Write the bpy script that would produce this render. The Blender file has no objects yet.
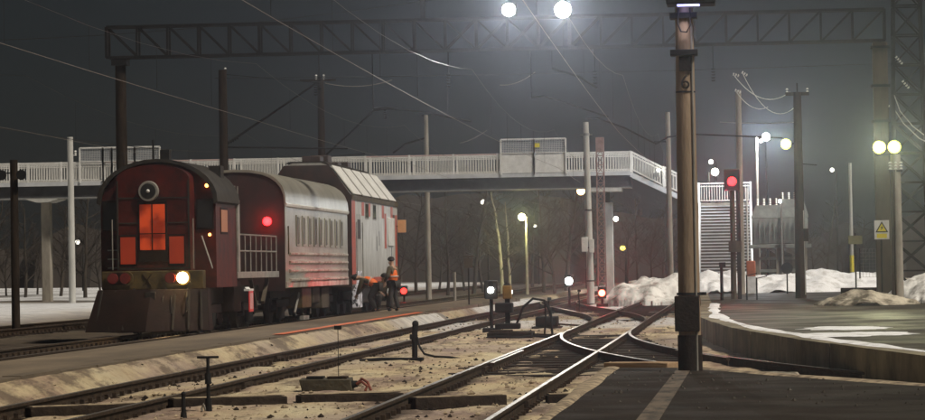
import bpy, math, random
import numpy as np
from mathutils import Vector, Matrix
R = math.radians
random.seed(7); np.random.seed(7)
S = bpy.context.scene
COL = S.collection

# ------------------------------------------------------------------ camera
FPX, CX, CY, EYE = 3100.0, 462.5, 210.0, 1.6          # photograph pixels, metres above rail top
yaw, pitch, roll = math.atan((735-CX)/FPX), math.atan(58/FPX), R(0.95)
fw = Vector((-math.sin(yaw)*math.cos(pitch), math.cos(yaw)*math.cos(pitch), math.sin(pitch)))
r0 = Vector((math.cos(yaw), math.sin(yaw), 0)); u0 = r0.cross(fw)
rt = r0*math.cos(roll)-u0*math.sin(roll); up = u0*math.cos(roll)+r0*math.sin(roll)
cam = bpy.data.cameras.new('camera'); cam.sensor_width = 36; cam.lens = 36*FPX/925
cam.clip_start = 0.5; cam.clip_end = 3000
co = bpy.data.objects.new('camera', cam); COL.objects.link(co)
m = Matrix((rt, up, -fw)).transposed().to_4x4(); m.translation = Vector((0, 0, EYE)); co.matrix_world = m
S.camera = co
def at(px, py, Y):                                     # point seen at that pixel, Y metres along the track
    d = fw*FPX+rt*(px-CX)-up*(py-CY); t = Y/d.y
    return Vector((0, 0, EYE))+d*t

# ------------------------------------------------------------------ sky, added night fill, exposure
SUN_EL, SUN_AZ = R(54), R(120)                          # azimuth clockwise from +Y
w = bpy.data.worlds.new('World'); S.world = w; w.use_nodes = True
nt = w.node_tree; bgn = nt.nodes['Background']
sky = nt.nodes.new('ShaderNodeTexSky'); sky.sky_type = 'NISHITA'; sky.sun_disc = False
sky.sun_elevation = SUN_EL; sky.sun_rotation = SUN_AZ; sky.dust_density = 0.6; sky.air_density = 1.0
hs = nt.nodes.new('ShaderNodeHueSaturation'); hs.inputs['Saturation'].default_value = 0.6
nt.links.new(sky.outputs[0], hs.inputs['Color']); nt.links.new(hs.outputs[0], bgn.inputs[0])
bgn.inputs[1].default_value = 0.0017
sl = bpy.data.lights.new('night_fill_sun', 'SUN'); sl.energy = 1.75; sl.angle = R(5); sl.color = (1.0, 0.90, 0.76)  # added night fill, standing in for unseen platform lamps and floodlights
so = bpy.data.objects.new('night_fill_sun', sl); COL.objects.link(so)
sd = Vector((math.sin(SUN_AZ)*math.cos(SUN_EL), math.cos(SUN_AZ)*math.cos(SUN_EL), math.sin(SUN_EL)))
so.rotation_euler = sd.to_track_quat('Z', 'Y').to_euler(); so.location = (0, 60, 60)
S.view_settings.view_transform = 'Standard'; S.view_settings.look = 'None'
S.view_settings.exposure = 1.0; S.view_settings.gamma = 1.0; S.view_settings.use_curve_mapping = False
S.cycles.use_denoising = True
try: S.cycles.denoiser = 'OPENIMAGEDENOISE'
except Exception: pass
S.cycles.max_bounces = 5; S.cycles.diffuse_bounces = 2; S.cycles.volume_bounces = 0
S.cycles.sample_clamp_indirect = 4; S.cycles.use_light_tree = True

# ------------------------------------------------------------------ materials
MATS = {}
def mat(name, a, b=None, scale=4.0, rough=0.7, metal=0.0, bump=0.0, bscale=None, lo=0.35, hi=0.65, stretch=None, spec=None, c3=None):
    if name in MATS: return MATS[name]
    M = bpy.data.materials.new(name); M.use_nodes = True; t = M.node_tree; N = t.nodes; L = t.links
    p = N['Principled BSDF']; p.inputs['Roughness'].default_value = rough; p.inputs['Metallic'].default_value = metal
    if spec is not None: p.inputs['Specular IOR Level'].default_value = spec
    tc = N.new('ShaderNodeTexCoord'); src = tc.outputs['Object']
    if stretch:
        mp = N.new('ShaderNodeMapping'); mp.inputs['Scale'].default_value = stretch
        L.new(src, mp.inputs[0]); src = mp.outputs[0]
    nz = N.new('ShaderNodeTexNoise'); nz.inputs['Scale'].default_value = scale; nz.inputs['Detail'].default_value = 7
    nz.inputs['Roughness'].default_value = 0.65
    L.new(src, nz.inputs['Vector'])
    cr = N.new('ShaderNodeValToRGB'); e = cr.color_ramp.elements
    b = b or tuple(x*0.6 for x in a)
    e[0].position = lo; e[0].color = (*b, 1); e[1].position = hi; e[1].color = (*a, 1)
    if c3:
        q = e.new(min(0.98, hi+0.12)); q.color = (*c3, 1)
    L.new(nz.outputs[0], cr.inputs[0]); L.new(cr.outputs[0], p.inputs['Base Color'])
    if bump:
        n2 = N.new('ShaderNodeTexNoise'); n2.inputs['Scale'].default_value = bscale or scale*4; n2.inputs['Detail'].default_value = 5
        L.new(src, n2.inputs['Vector'])
        bp = N.new('ShaderNodeBump'); bp.inputs['Strength'].default_value = bump; bp.inputs['Distance'].default_value = 0.03
        L.new(n2.outputs[0], bp.inputs['Height']); L.new(bp.outputs[0], p.inputs['Normal'])
    MATS[name] = M; return M
def emit(name, col, s, var=None, scale=3.0):
    if name in MATS: return MATS[name]
    M = bpy.data.materials.new(name); M.use_nodes = True; t = M.node_tree; N = t.nodes; L = t.links
    p = N['Principled BSDF']; p.inputs['Base Color'].default_value = (*[c*0.3 for c in col], 1)
    p.inputs['Emission Color'].default_value = (*col, 1); p.inputs['Emission Strength'].default_value = s
    if var:
        tc = N.new('ShaderNodeTexCoord'); nz = N.new('ShaderNodeTexNoise'); nz.inputs['Scale'].default_value = scale
        cr = N.new('ShaderNodeValToRGB'); e = cr.color_ramp.elements
        e[0].position = .4; e[0].color = (*var, 1); e[1].position = .6; e[1].color = (*col, 1)
        L.new(tc.outputs['Object'], nz.inputs['Vector']); L.new(nz.outputs[0], cr.inputs[0]); L.new(cr.outputs[0], p.inputs['Emission Color'])
    MATS[name] = M; return M

M_RUST   = mat('rusty_rail', (.060, .040, .025), (.020, .013, .009), 6, .85, 0, .4, 30, spec=.15)
M_STEEL  = mat('polished_rail', (.52, .49, .44), (.28, .25, .22), 1.5, .45, 1.0, stretch=(1, .2, 1))
M_WOODS  = mat('tar_and_board_shade', (.036, .026, .019), (.014, .010, .008), 5, .9, 0, .6, 20, spec=.15)  # sleeper tar; also the shaded sides of the crossing boards
M_DUST_LIT   = mat('dust_and_lit_board', (.40, .32, .21), (.12, .09, .06), 3.5, .9, 0, .7, 12, lo=.4, hi=.58)  # dust and dirty snow; also the lit tops of the crossing boards
M_WORN   = mat('worn_paint', (.13, .10, .07), (.022, .017, .013), 2.4, .85, 0, .5, 20, lo=.36, hi=.6, stretch=(2, .6, 1))
M_PLANK  = mat('weathered_plank', (.17, .13, .085), (.07, .052, .035), 3, .85, 0, .5, 14, stretch=(.5, 4, 4))
M_TANPL  = mat('tan_plank', (.42, .29, .17), (.26, .17, .1), 3, .8, 0, .4, 14, stretch=(.5, 5, 5))
M_ASPH   = mat('platform_asphalt', (.026, .0195, .015), (.012, .0095, .0075), .8, .8, 0, .7, 25, spec=.15)
M_ASPHR  = mat('wet_asphalt', (.050, .041, .027), (.017, .014, .010), .35, .6, 0, .35, 30)
def wet(M, lo_, hi_, sc):
    t_ = M.node_tree; N_ = t_.nodes; tc_ = N_.new('ShaderNodeTexCoord'); n_ = N_.new('ShaderNodeTexNoise'); n_.inputs['Scale'].default_value = sc; n_.inputs['Detail'].default_value = 5
    r_ = N_.new('ShaderNodeMapRange'); r_.inputs[1].default_value = .42; r_.inputs[2].default_value = .58; r_.inputs[3].default_value = lo_; r_.inputs[4].default_value = hi_
    t_.links.new(tc_.outputs['Object'], n_.inputs['Vector']); t_.links.new(n_.outputs[0], r_.inputs[0]); t_.links.new(r_.outputs[0], N_['Principled BSDF'].inputs['Roughness'])
wet(M_ASPHR, .58, .88, .5); wet(M_ASPH, .75, .95, .9)
M_ISLE   = mat('island_paving', (.17, .13, .085), (.07, .054, .036), .55, .8, 0, .5, 12, stretch=(1, .25, 1), c3=(.30, .25, .17))
M_CONC   = mat('concrete', (.36, .33, .28), (.20, .18, .15), 2.2, .85, 0, .3, 16, stretch=(1, 1, .3))
M_WALLC  = mat('platform_wall_concrete', (.27, .235, .15), (.075, .062, .04), 1.3, .85, 0, .5, 8, stretch=(.8, .8, .7))
M_CONCL  = mat('pale_concrete', (.55, .55, .52), (.40, .40, .38), 2.5, .8, 0, .2, 16, stretch=(1, 1, .3))
M_POLE   = mat('tan_concrete', (.33, .245, .165), (.20, .145, .095), 2.0, .85, 0, .35, 25, stretch=(1.5, 1.5, .35))
M_TAR    = mat('tarred_base', (.026, .020, .016), (.013, .010, .008), 6, .9, 0, .4, 30, spec=.1)
M_WOOD   = mat('dark_pole_wood', (.036, .026, .018), (.015, .011, .008), 3, .95, 0, .4, 12, stretch=(3, 3, .4), spec=.1)
M_BROWN  = mat('brown_post', (.085, .066, .040), (.040, .031, .020), 2, .8, 0, .3, 10, stretch=(1, 1, .3))
M_IRON   = mat('dark_iron', (.016, .015, .015), (.008, .008, .008), 5, .75, 0, .2, 30, spec=.2)
M_GALV   = mat('galvanised', (.42, .42, .41), (.28, .28, .28), 4, .5, .6)
M_WIRE   = mat('copper_wire', (.30, .26, .24), (.18, .16, .14), 2, .6, .3)
M_WIRED  = mat('dark_wire', (.03, .03, .03), (.02, .02, .02), 2, .5, .5)
M_WHITE  = mat('white_paint_and_glint', (.78, .78, .76), (.60, .60, .58), 3, .6)
M_MESHW  = mat('white_screen', (.62, .64, .66), (.48, .50, .53), 1.4, .7)
M_PINKW  = mat('pinkish_rail', (.62, .46, .44), (.45, .33, .32), 2, .6)
M_GIRD   = mat('girder_grey', (.06, .06, .065), (.03, .03, .034), 2, .7)
M_REDL   = mat('faded_red_lattice', (.34, .22, .21), (.22, .14, .13), 5, .7)
M_PLRED  = mat('plough_red', (.085, .008, .005), (.030, .005, .004), 2.2, .6, 0, .15, 9, spec=.15)
M_PLDK   = mat('plough_dark', (.018, .007, .005), (.007, .004, .003), 2.2, .7, 0, .2, 9, spec=.12)
M_PLROOF = mat('sooty_roof', (.040, .035, .029), (.018, .016, .013), 2, .8, 0, .2, 12, spec=.2)
M_YEL    = mat('dull_yellow', (.095, .062, .010), (.035, .022, .006), 3, .6, 0, .2)
M_GREYM  = mat('grey_paint', (.30, .29, .26), (.17, .16, .14), 2.5, .55, .1, .1)
M_SILV   = mat('silver_wagon', (.46, .445, .38), (.25, .23, .18), .9, .38, .45, .12, 5, lo=.3, hi=.6, stretch=(1, 1, .45))
M_SILVR  = mat('wagon_ribs', (.62, .59, .52), (.36, .24, .19), 1.6, .35, .4, stretch=(1, 1, .6), lo=.42, hi=.56)  # pale tone holds the glint of the ribs
M_WEND   = mat('wagon_end', (.035, .012, .009), (.014, .007, .006), 2, .6)
M_LWHITE = mat('loco_grey_white', (.47, .47, .45), (.28, .27, .25), 1.8, .5, 0, .15, 6, stretch=(1, 1, .4))
M_LRED   = mat('loco_red', (.55, .075, .025), (.34, .045, .018), 2, .5)
M_LDK    = mat('loco_dark', (.055, .03, .022), (.025, .015, .012), 2, .6)
M_SNOW   = mat('snow', (.86, .88, .92), (.50, .50, .50), 1.6, .75, 0, 1.0, 6, lo=.32, hi=.5)
M_SNOWD  = mat('dirty_snow', (.80, .80, .78), (.17, .15, .13), 1.5, .8, 0, 1.0, 6, lo=.34, hi=.52)
M_RUBB   = mat('rubble_snow', (.55, .50, .40), (.09, .075, .05), 1.6, .85, 0, 1.0, 7, lo=.42, hi=.6)
M_GLASS  = mat('dark_glass', (.02, .022, .025), (.012, .013, .015), 2, .12)
M_VEST   = mat('orange_vest', (.95, .20, .035), (.75, .13, .02), 6, .65, 0, .3)
M_CLOTH  = mat('olive_work_jacket', (.13, .105, .062), (.07, .056, .034), 7, .9, 0, .4)
M_TROUS  = mat('dark_trousers', (.045, .04, .034), (.022, .02, .018), 7, .9, 0, .4)
M_SKIN   = mat('skin', (.52, .32, .23), (.44, .26, .18), 5, .55)
M_HAT    = mat('dark_hat', (.03, .025, .022), (.018, .015, .014), 9, .9, 0, .3)
M_BARK   = mat('bark', (.06, .048, .037), (.03, .024, .018), 3, .95, 0, .5, 14, stretch=(1, 1, .3))
M_BIRCH  = mat('pale_bark', (.34, .32, .26), (.15, .13, .10), 2.5, .9, 0, .3, 14, stretch=(1, 1, .3))
M_TWIG   = mat('twigs', (.04, .031, .025), (.022, .018, .014), 3, .95)
M_OEDGE = mat('orange_edge', (.85, .16, .05), (.45, .16, .08), 1.8, .6, stretch=(2, .6, 1))
M_SIGNY  = mat('sign_yellow', (.80, .70, .05), (.68, .58, .04), 3, .5)
M_BLACK  = mat('black_paint', (.012, .012, .012), (.008, .008, .008), 3, .5)
M_SUBST  = mat('transformer_grey', (.30, .33, .32), (.18, .20, .19), 2, .6)
M_CERAM  = mat('pale_ceramic', (.72, .72, .70), (.5, .5, .48), 4, .25)
M_ORBAR  = mat('orange_barrier', (.55, .16, .08), (.35, .1, .05), 3, .7)
M_HOSE   = mat('red_hose', (.20, .045, .022), (.08, .02, .012), 5, .6)
M_MOSS   = mat('mossy_kerb', (.22, .22, .11), (.10, .10, .055), 1.2, .9, 0, .5)

# ------------------------------------------------------------------ mesh helpers
class MB:
    def __init__(s): s.v = []; s.f = []
    def add(s, vs, fs):
        k = len(s.v); s.v += [tuple(v) for v in vs]; s.f += [tuple(i+k for i in f) for f in fs]; return s
    def box(s, a, b):
        x0, y0, z0 = a; x1, y1, z1 = b
        return s.add([(x0,y0,z0),(x1,y0,z0),(x1,y1,z0),(x0,y1,z0),(x0,y0,z1),(x1,y0,z1),(x1,y1,z1),(x0,y1,z1)],
                     [(0,3,2,1),(4,5,6,7),(0,1,5,4),(1,2,6,5),(2,3,7,6),(3,0,4,7)])
    def cyl(s, p0, p1, r0, r1=None, n=10):
        p0, p1 = Vector(p0), Vector(p1); r1 = r0 if r1 is None else r1
        d = (p1-p0).normalized(); a = Vector((0,0,1)) if abs(d.z) < .9 else Vector((1,0,0))
        u = d.cross(a).normalized(); v = d.cross(u)
        vs = []
        for p, r in ((p0, r0), (p1, r1)):
            for i in range(n):
                t = 2*math.pi*i/n; vs.append(p+u*(r*math.cos(t))+v*(r*math.sin(t)))
        fs = [(i, (i+1) % n, n+(i+1) % n, n+i) for i in range(n)]
        fs += [tuple(range(n))[::-1], tuple(range(n, 2*n))]
        return s.add(vs, fs)
    def bar(s, p0, p1, w_, h_=None):
        p0, p1 = Vector(p0), Vector(p1); h_ = h_ or w_
        d = (p1-p0).normalized(); a = Vector((0,0,1)) if abs(d.z) < .95 else Vector((0,1,0))
        u = d.cross(a).normalized()*(w_/2); v = u.cross(d).normalized()*(h_/2)
        vs = [p+i*u+j*v for p in (p0, p1) for i, j in ((-1,-1),(1,-1),(1,1),(-1,1))]
        return s.add(vs, [(0,1,2,3)[::-1],(4,5,6,7),(0,1,5,4),(1,2,6,5),(2,3,7,6),(3,0,4,7)])
    def tube(s, pts, r, n=6):
        pts = [Vector(p) for p in pts]; k = len(s.v); rings = []
        for i, p in enumerate(pts):
            d = (pts[min(i+1, len(pts)-1)]-pts[max(i-1, 0)]).normalized()
            a = Vector((0,0,1)) if abs(d.z) < .95 else Vector((1,0,0))
            u = d.cross(a).normalized(); v = d.cross(u)
            rr = r[i] if isinstance(r, (list, tuple)) else r
            for j in range(n):
                t = 2*math.pi*j/n; s.v.append(tuple(p+u*(rr*math.cos(t))+v*(rr*math.sin(t))))
        for i in range(len(pts)-1):
            for j in range(n):
                a_ = k+i*n+j; b_ = k+i*n+(j+1) % n; s.f.append((a_, b_, b_+n, a_+n))
        s.f.append(tuple(range(k, k+n))[::-1]); e = k+(len(pts)-1)*n; s.f.append(tuple(range(e, e+n)))
        return s
    def prism(s, prof, y0, y1):                       # (x, z) outline, counter-clockwise, run along y
        n = len(prof)
        vs = [(x, y0, z) for x, z in prof]+[(x, y1, z) for x, z in prof]
        fs = [(i, i+n, (i+1) % n+n, (i+1) % n) for i in range(n)]
        fs += [tuple(range(n)), tuple(range(n, 2*n))[::-1]]
        return s.add(vs, fs)
    def plate(s, poly, z0, z1):                       # (x, y) outline, run along z
        n = len(poly)
        vs = [(x, y, z0) for x, y in poly]+[(x, y, z1) for x, y in poly]
        fs = [(i, (i+1) % n, (i+1) % n+n, i+n) for i in range(n)]
        fs += [tuple(range(n))[::-1], tuple(range(n, 2*n))]
        return s.add(vs, fs)
    def sphere(s, c, r, n=12, h=8, sz=1.0):
        c = Vector(c); vs = []
        for i in range(h+1):
            a = math.pi*i/h
            for j in range(n):
                t = 2*math.pi*j/n; vs.append((c.x+r*math.sin(a)*math.cos(t), c.y+r*math.sin(a)*math.sin(t), c.z+r*sz*math.cos(a)))
        fs = [(i*n+j, (i+1)*n+j, (i+1)*n+(j+1) % n, i*n+(j+1) % n) for i in range(h) for j in range(n)]
        return s.add(vs, fs)
    def mesh(s, name, m_):
        me = bpy.data.meshes.new(name); me.from_pydata(s.v, [], s.f); me.materials.append(m_); me.validate()
        import bmesh
        b = bmesh.new(); b.from_mesh(me); bmesh.ops.remove_doubles(b, verts=b.verts, dist=1e-5)
        bmesh.ops.recalc_face_normals(b, faces=b.faces); b.to_mesh(me); b.free()
        me.shade_smooth(); me.set_sharp_from_angle(angle=R(38)); return me
    def build(s, name, m_, parent=None, bevel=0):
        o = bpy.data.objects.new(name, s.mesh(name, m_)); COL.objects.link(o)
        if parent is not None: o.parent = parent
        if bevel:
            bv = o.modifiers.new('bevel', 'BEVEL'); bv.width = bevel; bv.segments = 2; bv.limit_method = 'ANGLE'
        return o
def tag(o, label=None, cat=None, group=None, kind=None):
    if label: o['label'] = label
    if cat: o['category'] = cat
    if group: o['group'] = group
    if kind: o['kind'] = kind
    return o
def thing(name, loc, label, cat, group=None, rz=0):
    o = bpy.data.objects.new(name, None); COL.objects.link(o); o.location = loc; o.rotation_euler.z = rz
    o.empty_display_size = .3
    return tag(o, label, cat, group)
def copy_part(o, parent, loc):
    c = o.copy(); COL.objects.link(c); c.parent = parent; c.location = loc; return c
def one(name, mb, m_, loc, label, cat, group=None, bevel=0):
    o = mb.build(name, m_, None, bevel); o.location = loc; return tag(o, label, cat, group)
def point_light(parent, loc, power, col, radius=.12, spot=None, aim=None, blend=.6):
    l = bpy.data.lights.new('lamp_light', 'SPOT' if spot else 'POINT'); l.energy = power; l.color = col; l.shadow_soft_size = radius
    o = bpy.data.objects.new('lamp_light', l); COL.objects.link(o); o.parent = parent; o.location = loc
    if spot:
        l.spot_size = R(spot); l.spot_blend = blend
        o.rotation_euler = (-Vector(aim)).to_track_quat('Z', 'Y').to_euler()
    return o
def rect(x0, x1, z0, z1): return [(x0, z0), (x1, z0), (x1, z1), (x0, z1)]

# value noise for the terrain
_T = np.random.rand(256, 256)
def vnoise(x, y, s):
    x = np.asarray(x)/s; y = np.asarray(y)/s
    xi = np.floor(x).astype(int); yi = np.floor(y).astype(int); fx = x-xi; fy = y-yi
    fx = fx*fx*(3-2*fx); fy = fy*fy*(3-2*fy)
    g_ = lambda a, b: _T[a % 256, b % 256]
    return (g_(xi, yi)*(1-fx)+g_(xi+1, yi)*fx)*(1-fy)+(g_(xi, yi+1)*(1-fx)+g_(xi+1, yi+1)*fx)*fy
def fbm(x, y, s, n=4): return sum(vnoise(x+17*i, y-31*i, s/2**i)*.5**i for i in range(n))/sum(.5**i for i in range(n))

# ------------------------------------------------------------------ ground
TRACKS = {'T0': -22.4, 'T1': -15.0, 'T2': -8.15, 'T3': -3.42}
def branch_x(Y): return -3.42+.0041*(78-Y)**2 if Y < 78 else -3.42
def axis(lo, hi, a, b, fine, coarse_n):
    c1 = a-np.geomspace(.3, a-lo, coarse_n)[::-1]; c2 = b+np.geomspace(.3, hi-b, coarse_n)
    return np.concatenate([c1, np.arange(a, b, fine), c2])
gx = axis(-450, 450, -12.2, 3.2, .085, 40); gy = axis(-40, 640, 30, 100, .16, 60)
GX, GY = np.meshgrid(gx, gy)
n1 = fbm(GX, GY, 3.0); n2 = fbm(GX+50, GY, .7, 3); n3 = fbm(GX+9, GY-80, 14, 4)
n4 = fbm(GX-33, GY+12, .32, 3); n5 = fbm(GX+71, GY+5, 1.3, 3)
Z = -.125+.06*(n1-.5)+.07*(n2-.5)+.045*(n4-.5)-.05*np.clip(n5-.58, 0, 1)*4*.3
bx = -3.42+.0041*np.clip(78-GY, 0, 40)**2
oil = np.zeros_like(Z)
for c in (-22.4, -15.0, -8.15, -3.42):
    for s_ in (-.76, .76):
        d = np.abs(GX-c-s_); oil = np.maximum(oil, np.exp(-(d/(.10+.12*n2))**2)); Z -= .045*np.exp(-(d/.13)**2)
    between = (np.abs(GX-c) < .7); Z -= between*.02
inb = (GY > 40) & (GY < 78)
for s_ in (-.76, .76):
    d = np.abs(GX-bx-s_); e_ = np.exp(-(d/.16)**2)*inb; oil = np.maximum(oil, e_); Z -= .045*np.exp(-(d/.14)**2)*inb
oil = np.maximum(oil, .30*np.clip((-9.0-GX)/.3, 0, 1)*np.clip(.4+1.6*(n4-.35), 0, 1)*(GX > -10.5))
turn = np.exp(-((GX+2.9-(78-GY)*.03)/1.2)**4)*np.exp(-((GY-63)/13)**4)      # the ballast of the points: bare and oily
oil = np.maximum(oil, turn*np.clip(.35+1.1*(n1-.35), 0, .95)); Z -= turn*.05
dark_yard = 1/(1+np.exp((GX+12.2)*3))*(1/(1+np.exp(-(GX+25.5)*.8)))         # the cindery beds left of the island platform
oil = np.maximum(oil, .93*dark_yard); Z -= .08*dark_yard
far = np.clip((GY-92)/40, 0, 1)*np.clip((GX+13)*2, 0, 1)+np.clip((GY-112)/30, 0, 1)*np.clip((-GX-12.5)*2, 0, 1)
far = np.clip(far, 0, 1)
left_snow = 1/(1+np.exp((GX+26)*.8))
bank = np.clip((-9.12-.12*(n5-.5)-GX)/.62, 0, 1)*(GX > -10.2)
Z = Z*(1-.75*bank)+bank*(-.125*.75)+bank*bank*(3-2*bank)*(.315+.02*(n5-.5))
Z += left_snow*(.12+.35*fbm(GX, GY, 9, 4)) - .1*far*(GX > -14)
snow = np.clip(left_snow*1.1*np.clip((n3-.15)*6, 0, 1)+far*np.clip((n3-.50)*9, 0, 1)*.9, 0, 1)
snow = np.maximum(snow, np.clip((GY-66)/30, 0, 1)*np.clip((n3-.46+.25*(n2-.5))*7, 0, 1)*(GX > -9.7)*(GX < -1)*.75)
oil = np.where(far > 0, np.maximum(oil, far*np.clip((.56-n3)*6, 0, .9)), oil)
oil = np.where(left_snow > .5, oil*np.clip((.42-n3)*8, 0, 1), oil)
Z = np.where((GX > -2.2) & (GY < 42.5), np.minimum(Z, -.16), Z)
nx, ny = len(gx), len(gy)
verts = np.stack([GX.ravel(), GY.ravel(), Z.ravel()], 1)
ii = (np.arange(ny-1)[:, None]*nx+np.arange(nx-1)[None, :]).ravel()
faces = np.stack([ii, ii+1, ii+nx+1, ii+nx], 1)
me = bpy.data.meshes.new('ground'); me.from_pydata(verts.tolist(), [], faces.tolist()); me.shade_smooth()
for nm, arr in (('oil', oil), ('snow', snow)):
    a_ = me.attributes.new(nm, 'FLOAT', 'POINT'); a_.data.foreach_set('value', arr.ravel().astype(np.float32))
Mg = bpy.data.materials.new('yard_ground'); Mg.use_nodes = True; t = Mg.node_tree; N = t.nodes; L = t.links; p = N['Principled BSDF']
p.inputs['Roughness'].default_value = .85; p.inputs['Specular IOR Level'].default_value = .25
geo = N.new('ShaderNodeNewGeometry')
mpg = N.new('ShaderNodeMapping'); mpg.inputs['Scale'].default_value = (1, .28, 1); L.new(geo.outputs['Position'], mpg.inputs[0])
def noise(s, d=6, rg=.6, along=False):
    n_ = N.new('ShaderNodeTexNoise'); n_.inputs['Scale'].default_value = s; n_.inputs['Detail'].default_value = d; n_.inputs['Roughness'].default_value = rg
    L.new(mpg.outputs[0] if along else geo.outputs['Position'], n_.inputs['Vector']); return n_.outputs[0]
def ramp(src, *st):
    c = N.new('ShaderNodeValToRGB'); e = c.color_ramp.elements
    for i, (p_, col) in enumerate(st):
        q = e[i] if i < 2 else e.new(p_)
        q.position = p_; q.color = (*col, 1)
    L.new(src, c.inputs[0]); return c.outputs[0]
def mix(fac, a, b):
    x = N.new('ShaderNodeMix'); x.data_type = 'RGBA'
    for k, s_ in ((0, fac), (6, a), (7, b)):
        if isinstance(s_, tuple): x.inputs[k].default_value = (*s_, 1)
        elif isinstance(s_, float): x.inputs[k].default_value = s_
        else: L.new(s_, x.inputs[k])
    return x.outputs[2]
def attr(nm):
    a = N.new('ShaderNodeAttribute'); a.attribute_name = nm; return a.outputs['Fac']
base = ramp(noise(.8, 9, .66, True), (.32, (.22, .15, .115)), (.42, (.46, .34, .235)), (.50, (.64, .52, .32)), (.66, (.72, .64, .42)))
grit = ramp(noise(5, 8, .75), (.30, (.30, .25, .20)), (.40, (.85, .8, .78)), (.50, (1, 1, 1)))
mm = N.new('ShaderNodeMix'); mm.data_type = 'RGBA'; mm.blend_type = 'MULTIPLY'; mm.inputs[0].default_value = .8
L.new(base, mm.inputs[6]); L.new(grit, mm.inputs[7])
sn = ramp(noise(1.5, 6), (.3, (.52, .53, .55)), (.55, (.80, .82, .85)))
lav = ramp(noise(.36, 7, .6, True), (.44, (0, 0, 0)), (.60, (1, 1, 1)))
mud = ramp(noise(1.3, 9, .72, True), (.51, (0, 0, 0)), (.60, (1, 1, 1)))
mud2 = N.new('ShaderNodeMath'); mud2.operation = 'MULTIPLY'; mud2.inputs[1].default_value = .8; L.new(mud, mud2.inputs[0])
lv2 = N.new('ShaderNodeMath'); lv2.operation = 'MULTIPLY'; lv2.inputs[1].default_value = .65; L.new(lav, lv2.inputs[0])
cA = mix(lv2.outputs[0], mm.outputs[2], (.40, .315, .275))
cB = mix(mud2.outputs[0], cA, (.13, .092, .066))
c1 = mix(attr('snow'), cB, sn)
dk = ramp(noise(2.2, 7, .7), (.35, (.020, .016, .013)), (.7, (.085, .065, .048)))
c2 = mix(attr('oil'), c1, dk)
L.new(c2, p.inputs['Base Color'])
bp = N.new('ShaderNodeBump'); bp.inputs['Strength'].default_value = 1.0; bp.inputs['Distance'].default_value = .09
L.new(noise(7, 7, .7), bp.inputs['Height']); L.new(bp.outputs[0], p.inputs['Normal'])
me.materials.append(Mg)
go = bpy.data.objects.new('ground', me); COL.objects.link(go); tag(go, kind='structure')

# ------------------------------------------------------------------ platforms
NP = [(-1.75, -20), (14, -20), (14, 14), (6.4, 25.5), (2.05, 33.9), (.6, 37.6), (-.55, 40.6), (-1.75, 41.2)]
o = MB().plate(NP, -.3, .25).build('platform', M_ASPH, None, .03)
tag(o, kind='structure')
# pale worn line on the near platform
tag(MB().plate([(-.93, 22), (-.72, 22), (-.60, 40.2), (-.78, 40.35)], .252, .256).build('worn_line', M_WORN, o))
# low island platform by the train
isl = MB().plate([(-12.05, 20), (-9.95, 20), (-9.95, 142), (-12.05, 142)], -.35, .2).build('island_platform', M_ISLE, None, .02)
tag(isl, kind='structure')
y = 24.0; k = 0
kerb = MB().box((-.13, 0, -.34), (.13, 2.46, .225)).mesh('kerb_stone', M_ISLE)
while y < 138:                                          # kerb stones of the near edge
    c = bpy.data.objects.new('kerb_stone', kerb); COL.objects.link(c); c.parent = isl
    c.location = (-9.83+random.uniform(-.015, .015), y, random.uniform(-.012, .012)); c.rotation_euler = (0, 0, random.uniform(-.004, .004))
    y += 2.5
MB().plate([(-9.955, 66), (-9.71, 66), (-9.71, 96), (-9.955, 96)], .241, .246).build('edge_stripe', M_OEDGE, isl)  # orange-red strip along part of the kerb edge

# raised platform on the right, its edge bending round the branch
RE = [(-1.75, 152), (-1.45, 128), (-1.05, 97), (-.98, 84), (-.80, 73.2), (-.42, 66), (.05, 59.4), (1.02, 51), (1.75, 45.8), (2.45, 41.2), (4.3, 36.2), (7.2, 30.5), (12, 23.8)]
rp = MB().plate(RE+[(60, 18), (60, 152)], -.3, .33).build('platform', M_ASPHR)
tag(rp, kind='structure')
def offset_line(pts, d):
    out = []
    for i, p_ in enumerate(pts):
        a = Vector(pts[max(0, i-1)]); b = Vector(pts[min(len(pts)-1, i+1)]); t_ = (b-a).normalized()
        out.append((p_[0]-t_.y*d, p_[1]+t_.x*d))
    return out
def dense(pts, step=.5):
    out = []
    for a, b in zip(pts[:-1], pts[1:]):
        n_ = max(1, int(math.dist(a, b)/step))
        for i in range(n_): out.append((a[0]+(b[0]-a[0])*i/n_, a[1]+(b[1]-a[1])*i/n_))
    return out+[pts[-1]]
def wall_strip(p0, p1, d0, d1, z0, z1):
    a0, a1 = offset_line(p0, d0), offset_line(p0, d1)
    return MB().plate(a0+a1[::-1], z0, z1)
REd = dense(RE, 1.0)
i = 0; seg = 3
while i < len(REd)-1:                                   # facing slabs of the wall, one casting each
    s_ = REd[i:i+seg+1]
    if len(s_) > 1:
        a0 = [(p_[0], p_[1]) for p_ in s_]; t_ = (Vector(s_[-1])-Vector(s_[0])).normalized()
        nrm = Vector((t_.y, -t_.x))                     # towards the branch
        q0 = Vector(s_[0])+t_*.012; q1 = Vector(s_[-1])-t_*.012; dd = random.uniform(.045, .06)
        a_ = q0+nrm*dd; b_ = q1+nrm*dd; c_ = q1-nrm*.28; d_ = q0-nrm*.28
        MB().plate([tuple(d_), tuple(c_), tuple(b_), tuple(a_)][::-1], -.32, .35+random.uniform(-.006, .006)).build('edge_slab', M_WALLC, rp)
    i += seg
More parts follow.
